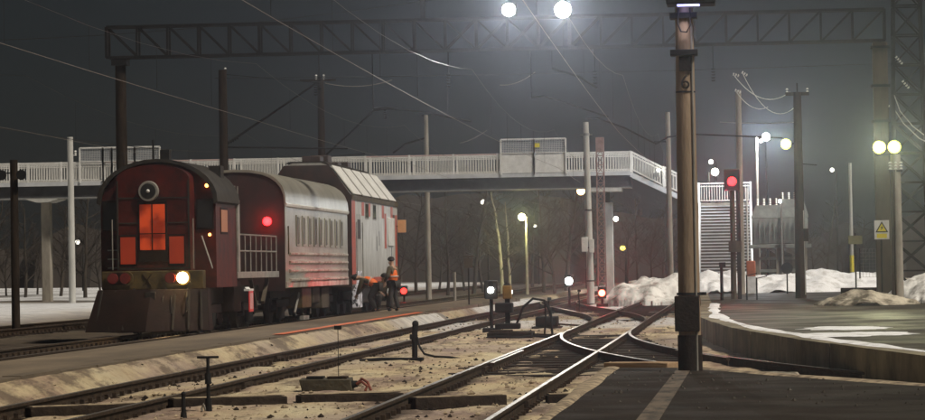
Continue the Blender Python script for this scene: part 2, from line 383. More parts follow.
def ragged(pts, d, wd, z, seed, hgt=.03, step=.22):     # a ragged strip of old snow along a line
    rr = random.Random(seed); P = dense(pts, step); A = offset_line(P, d); mb = MB(); k_ = 0; rows = []
    for i_, (a, p_) in enumerate(zip(A, P)):
        w_ = wd*max(.05, 2.2*float(fbm(np.array(i_*.16), np.array(seed*9.3), 3, 3))-.1); t_ = Vector(P[min(i_+1, len(P)-1)])-Vector(P[max(i_-1, 0)]); t_.normalize()
        n_ = Vector((-t_.y, t_.x)); c_ = Vector(a)
        h_ = hgt*(.6+.7*float(vnoise(np.array(i_*.2), np.array(seed*1.7), 1.0)))
        rows.append([(c_-n_*w_, z), (c_-n_*w_*.4, z+h_), (c_+n_*w_*.4, z+h_*.85), (c_+n_*w_, z)])
    vs = [(q.x, q.y, zz) for r_ in rows for q, zz in r_]
    fs = [(4*i_+j, 4*i_+j+1, 4*i_+j+5, 4*i_+j+4) for i_ in range(len(rows)-1) for j in range(3)]
    return mb.add(vs, fs)
one('snow_strip', ragged([p_ for p_ in RE[2:10]], .36, .17, .345, 3, .03), M_SNOW, (0, 0, 0), 'ragged line of white snow along the bending edge of the raised platform', 'snow')
def patch(c, rx, ry, z, seed, h=.03):
    n_ = 90; mb = MB(); ring = []
    for i_ in range(n_):
        t_ = 2*math.pi*i_/n_; k_ = .35+1.3*float(fbm(np.array(3*math.cos(t_)+seed*5.1), np.array(3*math.sin(t_)), 1.1, 4)); ring.append((c[0]+rx*k_*math.cos(t_), c[1]+ry*k_*math.sin(t_)))
    vs = [(x, y_, z) for x, y_ in ring]+[(c[0]+(x-c[0])*.75, c[1]+(y_-c[1])*.75, z+h) for x, y_ in ring]+[(c[0], c[1], z+h)]
    fs = [(i_, (i_+1) % n_, n_+(i_+1) % n_, n_+i_) for i_ in range(n_)]+[(n_+i_, n_+(i_+1) % n_, 2*n_) for i_ in range(n_)]
    return mb.add(vs, fs)
one('ground_patch', patch((2.05, 59.5), .85, 1.5, .334, 5, .012), M_SNOW, (0, 0, 0), 'narrow strip of thin snow on the raised platform, farther from its edge', 'snow')  # flat white patches laid on the platform surface
one('ground_patch', patch((2.15, 54.3), .95, 1.5, .334, 8, .014), M_SNOW, (0, 0, 0), 'wide flat patch of bright snow on the raised platform near its edge', 'snow')
one('ground_patch', patch((.35, 42.7), .55, .8, -.11, 21, .2), M_RUBB, (0, 0, 0), 'brown heaped snow between the branch rail and the dark platform by the lamp post', 'snow')

# ------------------------------------------------------------------ tracks
def rail_mesh(path, mb, mt, zoff=0):
    prof = [(-.065, -.18), (.065, -.18), (.065, -.165), (.012, -.145), (.012, -.045), (.036, -.036), (.037, -.004), (.030, 0), (-.030, 0), (-.037, -.004), (-.036, -.036), (-.012, -.045), (-.012, -.145), (-.065, -.165)]
    n = len(prof); k = len(mb.v)
    for i_, p_ in enumerate(path):
        a = Vector(path[max(0, i_-1)]); b = Vector(path[min(len(path)-1, i_+1)]); t_ = (b-a).normalized(); nn = Vector((t_.y, -t_.x))
        for u, z in prof: mb.v.append((p_[0]+nn.x*u, p_[1]+nn.y*u, z+zoff))
        for u in (-.030, .030): mt.v.append((p_[0]+nn.x*u, p_[1]+nn.y*u, .002+zoff))
    for i_ in range(len(path)-1):
        for j in range(n): mb.f.append((k+i_*n+j, k+(i_+1)*n+j, k+(i_+1)*n+(j+1) % n, k+i_*n+(j+1) % n))
        mt.f.append((2*i_, 2*i_+1, 2*i_+3, 2*i_+2))
    mb.f.append(tuple(range(k, k+n))); e = k+(len(path)-1)*n; mb.f.append(tuple(range(e, e+n))[::-1])
def add_rail(parent, path):
    a, b = MB(), MB(); rail_mesh(path, a, b)
    r_ = a.build('rail', M_RUST, parent); b.build('running_surface', M_STEEL, r_); return r_
SLP = MB().box((-1.375, -.125, -.15), (1.375, .125, 0)).mesh('sleeper', M_WOODS)
def fast_mb(xs, ys):
    mb = MB()
    for x in xs:
        for y_ in ys:
            mb.box((x-.17, y_-.08, -.185), (x+.17, y_+.08, -.160))
            for s_ in (-.095, .095): mb.box((x+s_-.028, y_-.035, -.17), (x+s_+.028, y_+.035, -.095))
    return mb
def track(cx, y0, y1, ys0, ys1, label, wob=0, singles=True):
    r_ = thing('railway_track', (cx, 0, 0), label, 'railway track', 'parallel railway tracks')
    for s_ in (-.797, .797):
        path = [(s_+wob*math.sin(y_*.11+s_), y_) for y_ in np.arange(y0, y1, 4.0)]
        add_rail(r_, path)
    ys = np.arange(ys0, ys1, .55)
    if singles:
        for y_ in ys:
            c = bpy.data.objects.new('sleeper', SLP); COL.objects.link(c); c.parent = r_
            c.location = (random.uniform(-.03, .03), y_+random.uniform(-.03, .03), -.178+random.uniform(-.012, .006)); c.rotation_euler.z = random.uniform(-.012, .012)
    else:
        mb = MB()
        for y_ in ys: mb.box((-1.375, y_-.12, -.33), (1.375, y_+.12, -.18))
        tag(mb.build('sleepers', M_WOODS, r_), kind='stuff')
    f_ = fast_mb((-.797, .797), ys).build('rail_fastenings', M_RUST, r_); tag(f_, kind='stuff')
    return r_
t2 = track(-8.15, 20, 320, 26, 150, 'straight track beside the low island platform, rails rusty with bright tops', .012)
t3 = track(-3.42, 20, 320, 26, 140, 'straight track between the island track and the dark platform, crossed by the points', .012)
t1 = track(-15.0, 30, 320, 40, 130, 'track under the snow plough train on the far side of the island platform', 0, False)
t0 = track(-22.4, 40, 320, 70, 150, 'outer track on the dark bed left of the snow plough train', 0, False)
tm = track(-29.5, 60, 320, 80, 150, 'outermost track lying in snow left of the other tracks', 0, False)
JB = MB().box((-.055, -.4, -.14), (.055, .4, -.05)).mesh('joint_bar', M_RUST)
for tr, pts in ((t2, ((-.797, 60), (.797, 46), (.797, 71))), (t3, ((.797, 38.4), (.797, 63), (-.797, 51.5)))):
    for x, y_ in pts:
        c = bpy.data.objects.new('joint_bar', JB); COL.objects.link(c); c.parent = tr; c.location = (x, y_, 0)
# branch with its long timbers
br = thing('branch_track', (0, 0, 0), 'curved branch track turning out of the points towards the raised platform', 'railway track')
for s_ in (-.797, .797):
    path = []
    for y_ in np.arange(76.5, 24, -1.0):
        x = branch_x(y_); sl_ = .0082*(78-y_); n_ = math.hypot(1, sl_); path.append((x+s_/n_, y_+s_*sl_/n_))
    add_rail(br, [p_ for p_ in path if p_[0] < 9 and p_[1] > 22])
    a = [(branch_x(y_)+s_*.95-.06*(1 if s_ > 0 else -1), y_) for y_ in np.arange(56, 62, 1.0)]
add_rail(br, [(-3.42-.797+.10, y_) for y_ in np.arange(52, 60, .5)])      # check rail by the crossing
add_rail(br, [(branch_x(y_)+.70, y_) for y_ in np.arange(53, 59, .5)])
for y_ in np.arange(44, 78, .56):
    xe = branch_x(y_)+1.2
    x0 = -4.75 if y_ > 49 else max(-1.6, branch_x(y_)-1.4)
    c = MB().box((x0+random.uniform(-.1, .1), -.125, -.15), (xe+random.uniform(-.12, .12), .125, 0)).build('sleeper', M_WOODS, br)
    c.location = (0, y_+.27, -.135+random.uniform(-.015, .01)); c.rotation_euler.z = .06*(78-y_)/34+random.uniform(-.01, .01)

# crossover between the two straight tracks, farther on
xo = thing('crossover_track', (0, 0, 0), 'crossover track slanting between the two straight tracks beyond the switch stand', 'railway track')
for s_ in (-.797, .797):
    path = []
    for y_ in np.arange(88, 146.1, 2.0):
        t_ = (y_-88)/58; q_ = t_*t_*(3-2*t_); path.append((-3.42-4.73*q_+s_, y_))
    add_rail(xo, path)
for y_ in np.arange(96, 138, .6):
    t_ = (y_-88)/58; q_ = t_*t_*(3-2*t_)
    c = bpy.data.objects.new('sleeper', SLP); COL.objects.link(c); c.parent = xo; c.location = (-3.42-4.73*q_, y_+.3, -.17); c.rotation_euler.z = .10
# boards laid across the yard
def board(name, p0, p1, w_, z0, z1, m_, label, cat='board', group=None):
    p0, p1 = Vector(p0), Vector(p1); L_ = (p1-p0).length; mb = MB(); nseg = max(2, int(L_/.3)); rr = random.Random(L_*91)
    rows = []
    for i_ in range(nseg+1):
        x = L_*i_/nseg; dz = rr.uniform(-.008, .008); dw = rr.uniform(-.012, .012)
        rows.append([(x, -w_/2+dw, z0), (x, w_/2+dw, z0), (x, w_/2+dw, z1+dz), (x, -w_/2+dw, z1+dz)])
    vs = [q for r_ in rows for q in r_]
    fs = [(4*i_+j, 4*i_+(j+1) % 4, 4*i_+4+(j+1) % 4, 4*i_+4+j) for i_ in range(nseg) for j in range(4)]+[(0, 3, 2, 1), tuple(4*nseg+j for j in range(4))]
    mb.add(vs, fs); o_ = mb.build(name, m_ if m_ is M_TANPL else M_WOODS, None, .012); o_.location = (p0.x, p0.y, 0)  # dark wood carries the shade on the board sides
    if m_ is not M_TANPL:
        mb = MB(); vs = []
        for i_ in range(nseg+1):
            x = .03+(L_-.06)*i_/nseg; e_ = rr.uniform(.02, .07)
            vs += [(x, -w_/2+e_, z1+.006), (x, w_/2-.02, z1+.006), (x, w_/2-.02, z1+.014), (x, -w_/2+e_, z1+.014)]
        mb.add(vs, fs).build('lit_board_top', M_DUST_LIT, o_)  # tan sheet carries the light on the board top
    o_.rotation_euler.z = math.atan2(p1.y-p0.y, p1.x-p0.x); return tag(o_, label, cat, group)
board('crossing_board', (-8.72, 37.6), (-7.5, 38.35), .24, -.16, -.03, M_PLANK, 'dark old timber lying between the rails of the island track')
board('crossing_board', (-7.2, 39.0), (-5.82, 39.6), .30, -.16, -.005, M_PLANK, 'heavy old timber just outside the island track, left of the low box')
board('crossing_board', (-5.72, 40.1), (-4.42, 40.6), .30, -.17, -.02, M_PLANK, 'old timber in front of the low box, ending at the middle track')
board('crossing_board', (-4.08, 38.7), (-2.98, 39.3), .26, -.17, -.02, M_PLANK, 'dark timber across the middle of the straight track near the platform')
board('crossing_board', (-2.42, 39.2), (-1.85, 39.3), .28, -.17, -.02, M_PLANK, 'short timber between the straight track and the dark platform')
board('loose_plank', (-1.72, 42.0), (-.85, 41.5), .34, .18, .30, M_TANPL, 'pale tan plank lying at the corner of the dark platform by the lamp post')

# ------------------------------------------------------------------ snow heaps on the right
def heap(name, cx, cy, rx, ry, h, z0, m_, label, seed, rough_=.6, n=90):
    xs = np.linspace(-1.05, 1.05, n); X, Y_ = np.meshgrid(xs, xs)
    ang = fbm(X*2+seed, Y_*2+seed*3, 1.0, 4); rr = np.sqrt(X**2+Y_**2)+(ang-.5)*.55
    hgt = np.clip(1-rr**2, 0, 1)**.7
    nz = fbm(X*rx+seed*7, Y_*ry-seed, 1.6, 4); nz2 = fbm(X*rx-seed, Y_*ry+seed*5, .55, 4)
    Zh = h*hgt*(.35+1.1*nz)+rough_*.35*(nz2-.5)*(hgt > .02)*np.minimum(1, hgt*3)
    Zh = np.where(hgt <= 0, -.35, Zh)
    v = np.stack([X.ravel()*rx, Y_.ravel()*ry, Zh.ravel()], 1)
    q = (np.arange(n-1)[:, None]*n+np.arange(n-1)[None, :]).ravel()
    mb = MB().add(v.tolist(), np.stack([q, q+1, q+n+1, q+n], 1).tolist())
    o_ = mb.build(name, m_); o_.location = (cx, cy, z0); return tag(o_, label, 'snow heap', 'ploughed snow heaps')
heap('snow_heap', -3.0, 139, 2.9, 4.0, 1.25, -.1, M_SNOWD, 'ploughed white snow heap with a dirty flank beyond the end of the straight track', 2)
heap('snow_heap', -.4, 137, 2.2, 5, 1.25, .1, M_SNOW, 'snow heap at the foot of the footbridge stairs behind the red signal', 5)
heap('snow_heap', 3.0, 138, 4.6, 6, .95, .2, M_SNOW, 'broad bright snow bank in front of the transformers', 9)
heap('snow_heap', 5.8, 142, 2.8, 5, .95, .1, M_SNOW, 'smooth snow bank by the wire fence near the thin pale pole', 12)
heap('rubble_heap', 3.9, 91.5, 1.55, 1.6, .42, .3, M_RUBB, 'low heap of brown dirt and snow at the foot of the double lamp post', 14, .8)
heap('snow_heap', 6.2, 96, 1.5, 3.5, .9, .3, M_SNOWD, 'snow slope at the foot of the lattice tower', 17)

# ------------------------------------------------------------------ poles
def pole_mb(h, rb, rt_, n=14): return MB().cyl((0, 0, 0), (0, 0, h), rb, rt_, n)
def insulator(mb, p_, d, n=3, r=.07):
    p_ = Vector(p_); d = Vector(d).normalized()
    for i in range(n): mb.cyl(p_+d*(i*.09), p_+d*(i*.09+.05), r, r*.6, 8)
    return mb

# near lamp post
np_ = thing('lamp_post', (-.6, 39.5, .25), 'tall tan concrete lamp post with black foot on the dark platform', 'lamp post')
sh = pole_mb(4.64, .145, .112, 24).build('shaft', M_POLE, np_)
MB().cyl((0, 0, 0), (0, 0, .45), .155, .155, 24).build('tarred_foot', M_TAR, np_)
mb = MB().box((-.185, -.175, .5), (.13, .06, .95)); mb.build('cable_box', M_TAR, np_, .012)
MB().cyl((0, 0, .96), (0, 0, .99), .158, .158, 24).box((.12, -.05, .955), (.22, .0, .995)).build('strap', M_IRON, np_)
MB().cyl((.09, -.125, .0), (.09, -.10, 4.4), .014, .014, 8).build('cable', M_GREYM, np_)
for z_ in (4.0, 4.47):
    MB().box((-.185, -.16, z_), (.165, .13, z_+.075)).build('clamp', M_IRON, np_, .008)
MB().cyl((0, 0, 3.53), (0, 0, 3.55), .127, .127, 20).build('strap', M_IRON, np_)
MB().box((-.075, -.135, 3.80), (.085, -.10, 3.99)).build('number_plate', M_TAR, np_, .004)
MB().tube([(-.07, -.15, 4.60), (-.08, -.17, 4.4), (-.04, -.18, 4.30), (.03, -.18, 4.29), (.08, -.17, 4.38), (.075, -.15, 4.60)], .012, 6).build('cable', M_IRON, np_)
lh = MB().box((-.22, -.40, 4.63), (.40, .10, 4.75)).build('lamp_head', M_IRON, np_, .02)
MB().box((-.05, -.20, 4.75), (.16, .05, 4.86)).build('driver_box', M_IRON, lh, .015)
MB().box((-.08, -.37, 4.62), (.20, -.16, 4.628)).build('lens', emit('led_violet', (.42, .42, 1.0), 2.2), lh)
cu = bpy.data.curves.new('pole_number', 'FONT'); cu.body = '6'; cu.size = .26; cu.extrude = .002; cu.align_x = 'CENTER'
co2 = bpy.data.objects.new('pole_number', cu); COL.objects.link(co2); dg = bpy.context.evaluated_depsgraph_get()
tm_ = bpy.data.meshes.new_from_object(co2.evaluated_get(dg)); bpy.data.objects.remove(co2)
tm_.materials.append(M_TAR); on = bpy.data.objects.new('pole_number', tm_); COL.objects.link(on); on.parent = np_
on.location = (0, -.131, 3.575); on.rotation_euler = (R(90), 0, 0)
point_light(np_, (.06, -.30, 4.58), 9, (.95, .84, .9), .08, 150, (-.25, -.25, -1), .9)

def simple_pole(x, Y, ybase, ytop, r0_, r1_, m_, label, name='pole', cat='pole', z0=None, group=None):
    b = at(x, ybase, Y); t_ = at(x, ytop, Y); z_ = b.z if z0 is None else z0
    o_ = thing(name, (b.x, Y, z_), label, cat, group)
    pole_mb(t_.z-z_, r0_, r1_).build('shaft', m_, o_); return o_, t_.z-z_

# catenary masts in the row beyond the train
def console(root, h, zlow, reach, ztip, reg, zreg):
    MB().cyl((.1, 0, zlow), (reach, 0, ztip), .045, .04, 8).build('cantilever', M_IRON, root)
    MB().cyl((.1, 0, zlow-.1), (reach+1.1, 0, zreg), .03, .025, 8).build('registration_arm', M_IRON, root)
    MB().cyl((0, 0, h-.15), (reach, 0, ztip), .014, .014, 6).build('stay_rod', M_IRON, root)
    mb = MB(); insulator(mb, (reach-.05, 0, ztip-.06), (0, 0, -1), 5, .085); mb.build('insulator', M_IRON, root)
    mb = MB(); insulator(mb, (.25, 0, zlow+.1), (1, 0, .5), 4, .08); mb.build('insulator', M_IRON, root)
    mb = MB(); insulator(mb, (.1, 0, h-.05), (0, 0, 1), 2, .05); mb.build('insulator', M_CERAM, root)
cm, h = simple_pole(226, 113, 300, 70, .19, .15, M_WOOD, 'dark catenary mast with long slanted cantilever behind the snow plough', 'catenary_mast', 'catenary mast', -.1, 'catenary masts')
console(cm, h, 6.4, 3.5, 8.6, 0, 6.15)
cm, h = simple_pole(324, 141, 300, 80, .19, .15, M_WOOD, 'dark catenary mast with bent cantilever rising behind the wagon roof', 'catenary_mast', 'catenary mast', -.1, 'catenary masts')
MB().tube([(.1, 0, 6.9), (2.4, 0, 8.95), (2.9, 0, 9.05), (3.7, 0, 9.0)], .045, 8).build('cantilever', M_IRON, cm)
MB().cyl((.1, 0, 6.9), (2.0, 0, 7.0), .03, .03, 8).build('registration_arm', M_IRON, cm)
mb = MB(); insulator(mb, (2.95, 0, 9.0), (0, 0, -1), 5, .085); mb.build('insulator', M_IRON, cm)
MB().box((-.95, -.05, h-.05), (.7, .05, h+.05)).build('cross_arm', M_WOOD, cm)
mb = MB(); insulator(mb, (-.2, 0, h+.02), (0, 0, 1), 3, .06); insulator(mb, (.15, 0, h+.02), (0, 0, 1), 3, .06); mb.build('insulator', M_CERAM, cm)
cm, h = simple_pole(429, 174, 301, 115, .17, .12, M_CONC, 'slender grey concrete mast beyond the two railway workers', 'catenary_mast', 'catenary mast', -.2, 'catenary masts')
MB().tube([(-.08, 0, h-1.3), (-1.2, 0, h-1.6), (-1.9, 0, h-2.1)], .05, 8).build('cantilever', M_IRON, cm)
MB().box((-.25, -.04, h-.05), (.25, .04, h)).build('cross_arm', M_IRON, cm)
# left foreground post with two loudspeakers
ps, h = simple_pole(16, 94, 326, 160, .13, .12, M_WOOD, 'dark post carrying two round loudspeakers left of the snow plough', 'loudspeaker_post', 'post', -.1)
for s_ in (-.32, .29):
    mb = MB().cyl((s_, -.08, h-.47), (s_, -.28, h-.47), .08, .16, 14).cyl((s_, .08, h-.47), (s_, -.08, h-.47), .07, .08, 12); mb.build('loudspeaker', M_IRON, ps)
    MB().bar((s_, 0, h-.4), (0, 0, h-.4), .04).build('bracket', M_IRON, ps)
# white pole on the far left
ps, h = simple_pole(72.5, 150, 303, 137, .17, .14, M_CONCL, 'pale concrete pole standing in snow left of the snow plough', 'concrete_pole', 'pole')
mb = MB(); insulator(mb, (.25, 0, h-.9), (0, 0, 1), 3, .07); mb.bar((0, 0, h-.9), (.3, 0, h-.9), .05); mb.build('insulator', M_CERAM, ps)
# thin lamp pole far left seen against bushes
# white pole by the red dwarf signal
ps, h = simple_pole(591, 140, 299, 122, .175, .13, M_CONCL, 'white concrete pole with a small cabinet beside the red dwarf signal', 'concrete_pole', 'pole', -.1)
ps.rotation_euler.y = -.012
MB().box((-.34, -.32, 2.35), (-.06, -.12, 3.0)).build('cabinet', M_WHITE, ps, .015)
MB().box((.0, -.32, 2.3), (.22, -.14, 2.9)).build('cabinet', M_WHITE, ps, .015)
MB().cyl((0, 0, h-.62), (0, 0, h-.5), .16, .16, 14).box((-.28, -.03, h-.6), (.28, .03, h-.55)).build('clamp', M_GALV, ps)
for z_ in (1.0, 2.5, 4.2): MB().cyl((0, 0, z_), (0, 0, z_+.05), .178, .178, 14).build('strap', M_IRON, ps)

def lattice(root, w0, w1, h, m_, step, bw, tw):
    for sx, sy in ((-1, -1), (1, -1), (1, 1), (-1, 1)):
        MB().bar((sx*w0/2, sy*w0/2, 0), (sx*w1/2, sy*w1/2, h), tw).build('corner_leg', m_, root)
    n_ = int(h/step)
    for i in range(n_):
        za, zb = h*i/n_, h*(i+1)/n_; wa, wb = w0+(w1-w0)*i/n_, w0+(w1-w0)*(i+1)/n_; mb = MB()
        for k_, (a, b) in enumerate((((-1, -1), (1, -1)), ((1, -1), (1, 1)), ((1, 1), (-1, 1)), ((-1, 1), (-1, -1)))):
            f_ = (1 if (i+k_) % 2 else -1)
            a2, b2 = (a, b) if f_ > 0 else (b, a)
            mb.bar((a2[0]*wa/2, a2[1]*wa/2, za), (b2[0]*wb/2, b2[1]*wb/2, zb), bw)
            if bw > .04: mb.bar((b2[0]*wa/2, b2[1]*wa/2, za), (a2[0]*wb/2, a2[1]*wb/2, zb), bw)
            mb.bar((a[0]*wb/2, a[1]*wb/2, zb), (b[0]*wb/2, b[1]*wb/2, zb), bw)
        mb.build('bracing', m_, root)
p_ = at(602.5, 296, 150)
lm = thing('lattice_mast', (p_.x, 150, -.1), 'slim faded red lattice mast between white pole and footbridge pier', 'mast')
lattice(lm, .38, .34, 7.9, M_REDL, .42, .03, .05)
MB().box((-.2, -.2, 7.2), (.2, .2, 7.9)).build('head_box', M_REDL, lm)
tw = thing('lattice_tower', (5.75, 103, .3), 'tall dark lattice tower rising behind the double lamp post', 'tower')
lattice(tw, 1.15, .72, 15.5, M_IRON, .95, .05, .09)
for z_, dx in ((8.0, -.1), (7.2, .1), (6.6, -.55)):
    mb = MB(); insulator(mb, (dx-.3, -.5, z_), (.5, 0, -.6), 4, .05); mb.build('insulator', M_CERAM, tw)
MB().tube([(-.5, -.5, 6.8), (-.3, -.6, 6.2), (.1, -.6, 5.7), (.6, -.5, 5.3), (1.1, -.5, 5.1)], .018).build('jumper_wire', M_GALV, tw)
MB().tube([(-.5, -.5, 6.3), (-.2, -.6, 5.8), (.3, -.6, 5.3), (.9, -.5, 5.0)], .018).build('jumper_wire', M_GALV, tw)

# ------------------------------------------------------------------ gantry over the tracks
ga = thing('gantry', (0, 97, 0), 'long steel truss gantry spanning the tracks above the snow plough train', 'gantry')
GX0, GX1, GZ0, GZ1 = -19.75, 4.72, 8.45, 9.42
for yy in (-.22, .22):
    for z_ in (GZ0, GZ1):
        MB().bar((GX0, yy, z_+.0), (GX1, yy, z_), .085).build('chord', M_IRON, ga)
NP_ = 25
for i in range(NP_+1):
    x = GX0+(GX1-GX0)*i/NP_
    for yy in (-.22, .22): MB().bar((x, yy, GZ0), (x, yy, GZ1), .06 if i % 5 else .085).build('upright', M_IRON, ga)
    MB().bar((x, -.22, GZ0), (x, .22, GZ0), .05).build('cross_tie', M_IRON, ga)
    if i < NP_:
        x2 = GX0+(GX1-GX0)*(i+1)/NP_
        for yy in (-.215, .215):
            if i < 14: MB().bar((x, yy, GZ1), (x2, yy, GZ0), .05).build('diagonal', M_IRON, ga)
            if i > 10: MB().bar((x, yy-.012, GZ0), (x2, yy-.012, GZ1), .05).build('diagonal', M_IRON, ga)
MB().cyl((-19.35, 0, -.3), (-19.35, 0, GZ0-.05), .21, .17, 16).build('post', M_WOOD, ga)
MB().box((-19.6, -.25, GZ0-.25), (-19.1, .25, GZ0-.05)).build('post_head', M_IRON, ga)
mb = MB().box((4.34, -.22, .0), (4.80, .22, GZ0-.05)); mb.build('post', M_BROWN, ga, .03)
for z_ in (5.9, 7.0, 8.2): MB().box((4.28, -.27, z_), (4.86, .27, z_+.08)).build('strap', M_IRON, ga)
# stub mast on the gantry
MB().box((-9.75, -.08, GZ1), (-9.6, .08, GZ1+.9)).bar((-10.3, 0, GZ1+.85), (-9.0, 0, GZ1+.85), .06).build('stub_mast', M_IRON, ga)
# suspended droppers with insulators
for x in (-13.0, -8.9, -4.3, -.6):
    mb = MB().cyl((x, 0, GZ0), (x, 0, GZ0-.75), .018, .018, 6); insulator(mb, (x, 0, GZ0-.75), (0, 0, -1), 5, .075); mb.build('hanger', M_IRON, ga)
for x0, x1, z0_, z1_ in ((-11.3, -8.2, 6.65, 6.2), (-6.3, -3.9, 6.9, 6.25)):
    MB().tube([(x0, 0, z0_), (x0+.4, 0, z0_+.05), ((x0+x1)/2, 0, (z0_+z1_)/2+.1), (x1, 0, z1_)], .03, 6).build('registration_arm', M_IRON, ga)
    MB().cyl((x0, 0, z0_), (x0, 0, GZ0), .02, .02, 6).build('drop_tube', M_IRON, ga)

WARM = (1.0, .93, .82)
def lamp_ball(parent, c, r, m_, name='bulb'):
    return MB().sphere(c, r, 12, 8).build(name, m_, parent)
E_WHITE = emit('white_lamp', (1, .97, .92), 60); E_GREEN = emit('mercury_lamp', (.95, 1.0, .09), 4.2)
E_YEL = emit('yellow_lamp', (1, .92, .45), 30); E_ORA = emit('sodium_lamp', (1, .55, .15), 14)
E_RED = emit('red_lamp', (1, .010, .012), 7); E_REDS = emit('red_lamp_dim', (1, .02, .015), 4)
for px, pw, lb in ((509, 1000, 'smaller white floodlight burning on the gantry, farther from the lamp post'), (563, 1600, 'brightest white floodlight burning on the gantry, closer to the lamp post')):
    p_ = at(px, 10, 96.6)
    fl = thing('floodlight', (p_.x, 96.6, p_.z), lb, 'floodlight', 'gantry floodlights')
    MB().box((-.24, -.08, -.20), (.24, .14, .20)).build('housing', M_IRON, fl, .03)
    MB().bar((0, .05, -.2), (0, .25, -.32), .05).build('bracket', M_IRON, fl)
    MB().cyl((0, -.09, 0), (0, -.125, 0), .20 if px < 540 else .25, None, 24).build('lens', E_WHITE, fl)
    point_light(fl, (0, -.16, 0), pw, (1, .95, .88), .12, 70, (.05, -1, -.20), 1.0)

# ------------------------------------------------------------------ double lamp post on the right
dl = thing('lamp_post', (4.83, 94, .3), 'grey lamp post with two yellow-green lamps side by side by the warning sign', 'lamp post')
pole_mb(4.5, .19, .15).build('shaft', M_CONC, dl)
MB().bar((-.55, 0, 4.5), (.2, 0, 4.5), .06).cyl((0, 0, 4.2), (0, 0, 4.6), .05, .05, 8).build('cross_arm', M_IRON, dl)
MB().bar((-.2, -.12, 4.0), (.2, -.12, 4.0), .06).build('insulator_bar', M_IRON, dl)
for dx in (-.16, 0, .16): mb = MB(); insulator(mb, (dx, -.12, 4.05), (0, 0, 1), 3, .06); mb.build('insulator', M_CERAM, dl)
MB().cyl((-.06, -.18, .1), (-.06, -.16, 4.0), .03, .03, 8).build('conduit', M_BROWN, dl)
for dx in (-.48, -.03):
    hd = MB().box((dx-.17, -.1, 4.60), (dx+.17, .25, 4.86)).build('lamp_head', M_IRON, dl, .03)
    MB().cyl((dx, -.11, 4.72), (dx, -.145, 4.72), .19, None, 18).build('lens', E_GREEN, hd)
    point_light(dl, (dx, -.2, 4.72), 520, (1.0, .99, .58), .12, 40, (-.05, -1, -.04), .9)
sg = thing('warning_sign', (4.36, 93.4, .3), 'white and yellow electric warning sign with a black triangle on the brown gantry post', 'sign')
MB().cyl((-.02, .06, 0), (-.02, .06, 2.55), .025, .025, 8).build('post', M_IRON, sg)
MB().box((-.22, .0, 1.95), (.22, .02, 2.52)).build('plate', M_WHITE, sg)
MB().add([(-.19, -.006, 2.16), (.19, -.006, 2.16), (0, -.006, 2.49)], [(0, 1, 2)]).build('black_triangle', M_BLACK, sg)
MB().add([(-.135, -.010, 2.19), (.135, -.010, 2.19), (0, -.010, 2.425)], [(0, 1, 2)]).build('yellow_triangle', M_SIGNY, sg)
MB().add([(.03, -.014, 2.37), (-.045, -.014, 2.29), (-.005, -.014, 2.29), (-.04, -.014, 2.21), (.05, -.014, 2.31), (.01, -.014, 2.31)], [(0, 1, 2, 3, 4, 5)]).build('lightning_bolt', M_BLACK, sg)
MB().box((-.15, -.008, 1.99), (.15, -.002, 2.12)).build('yellow_panel', M_SIGNY, sg)
s2 = thing('small_sign', (3.78, 99.0, .3), 'small faded yellow board on a thin post left of the warning sign', 'sign')
MB().cyl((0, 0, 0), (0, 0, 2.2), .025, .025, 8).build('post', M_IRON, s2); MB().box((-.22, -.03, 1.85), (.22, -.01, 2.12)).build('plate', M_MOSS, s2)

# ------------------------------------------------------------------ wooden pole, red signal and small posts on the right
wp, h = simple_pole(801, 111, 299, 92, .20, .14, M_WOOD, 'dark wooden pole with a small cross arm in front of the snow bank', 'wooden_pole', 'pole', .25)
MB().box((-.42, -.05, h-.12), (.42, .05, h)).build('cross_arm', M_WOOD, wp)
MB().cyl((0, 0, h), (0, 0, h+.32), .03, .03, 6).build('spike', M_IRON, wp)
for dx in (-.36, .36): mb = MB(); insulator(mb, (dx, 0, h), (0, 0, 1), 2, .05); mb.build('insulator', M_CERAM, wp)
MB().cyl((.16, -.1, .2), (.14, -.1, 3.2), .02, .02, 6).build('conduit', M_CONCL, wp)
MB().box((.12, -.12, 2.1), (.3, .02, 2.55)).build('cable_box', M_IRON, wp)
MB().bar((-.05, -.1, 5.6), (-.42, -.2, 5.55), .05).build('lamp_arm', M_IRON, wp)
lh = MB().box((-.6, -.3, 5.48), (-.3, -.05, 5.66)).build('lamp_head', M_IRON, wp, .02)
MB().cyl((-.44, -.30, 5.56), (-.44, -.335, 5.56), .18, None, 18).build('lens', E_GREEN, lh)
point_light(wp, (-.44, -.37, 5.56), 460, (1.0, .99, .58), .12, 40, (-.03, -1, -.04), .9)
mb = MB(); [mb.bar((x, -.1, 4.85), (x+.5, -.12, 4.8), .03) for x in (.15,)]; mb.build('step_iron', M_IRON, wp)

sp = at(734, 299, 111)
sg = thing('railway_signal', (sp.x, 111, .25), 'railway signal on a slim post showing a red light before the stairs', 'signal')
MB().cyl((0, 0, 0), (0, 0, 4.0), .11, .085, 14).build('post', M_BROWN, sg)
MB().box((-.28, -.16, 3.95), (.28, .16, 4.72)).build('signal_head', M_BLACK, sg, .03)
MB().cyl((0, -.17, 4.28), (0, -.20, 4.28), .155, None, 20).build('red_lens', E_RED, sg)
mb = MB()
for i in range(9):
    a0 = math.pi*i/8; a1 = math.pi*(i+1)/8
    if i < 8: mb.add([(.17*math.cos(a0), -.17, 4.28+.17*math.sin(a0)), (.17*math.cos(a1), -.17, 4.28+.17*math.sin(a1)), (.17*math.cos(a1), -.42, 4.26+.17*math.sin(a1)), (.17*math.cos(a0), -.42, 4.26+.17*math.sin(a0))], [(0, 1, 2, 3)])
mb.build('hood', M_BLACK, sg)
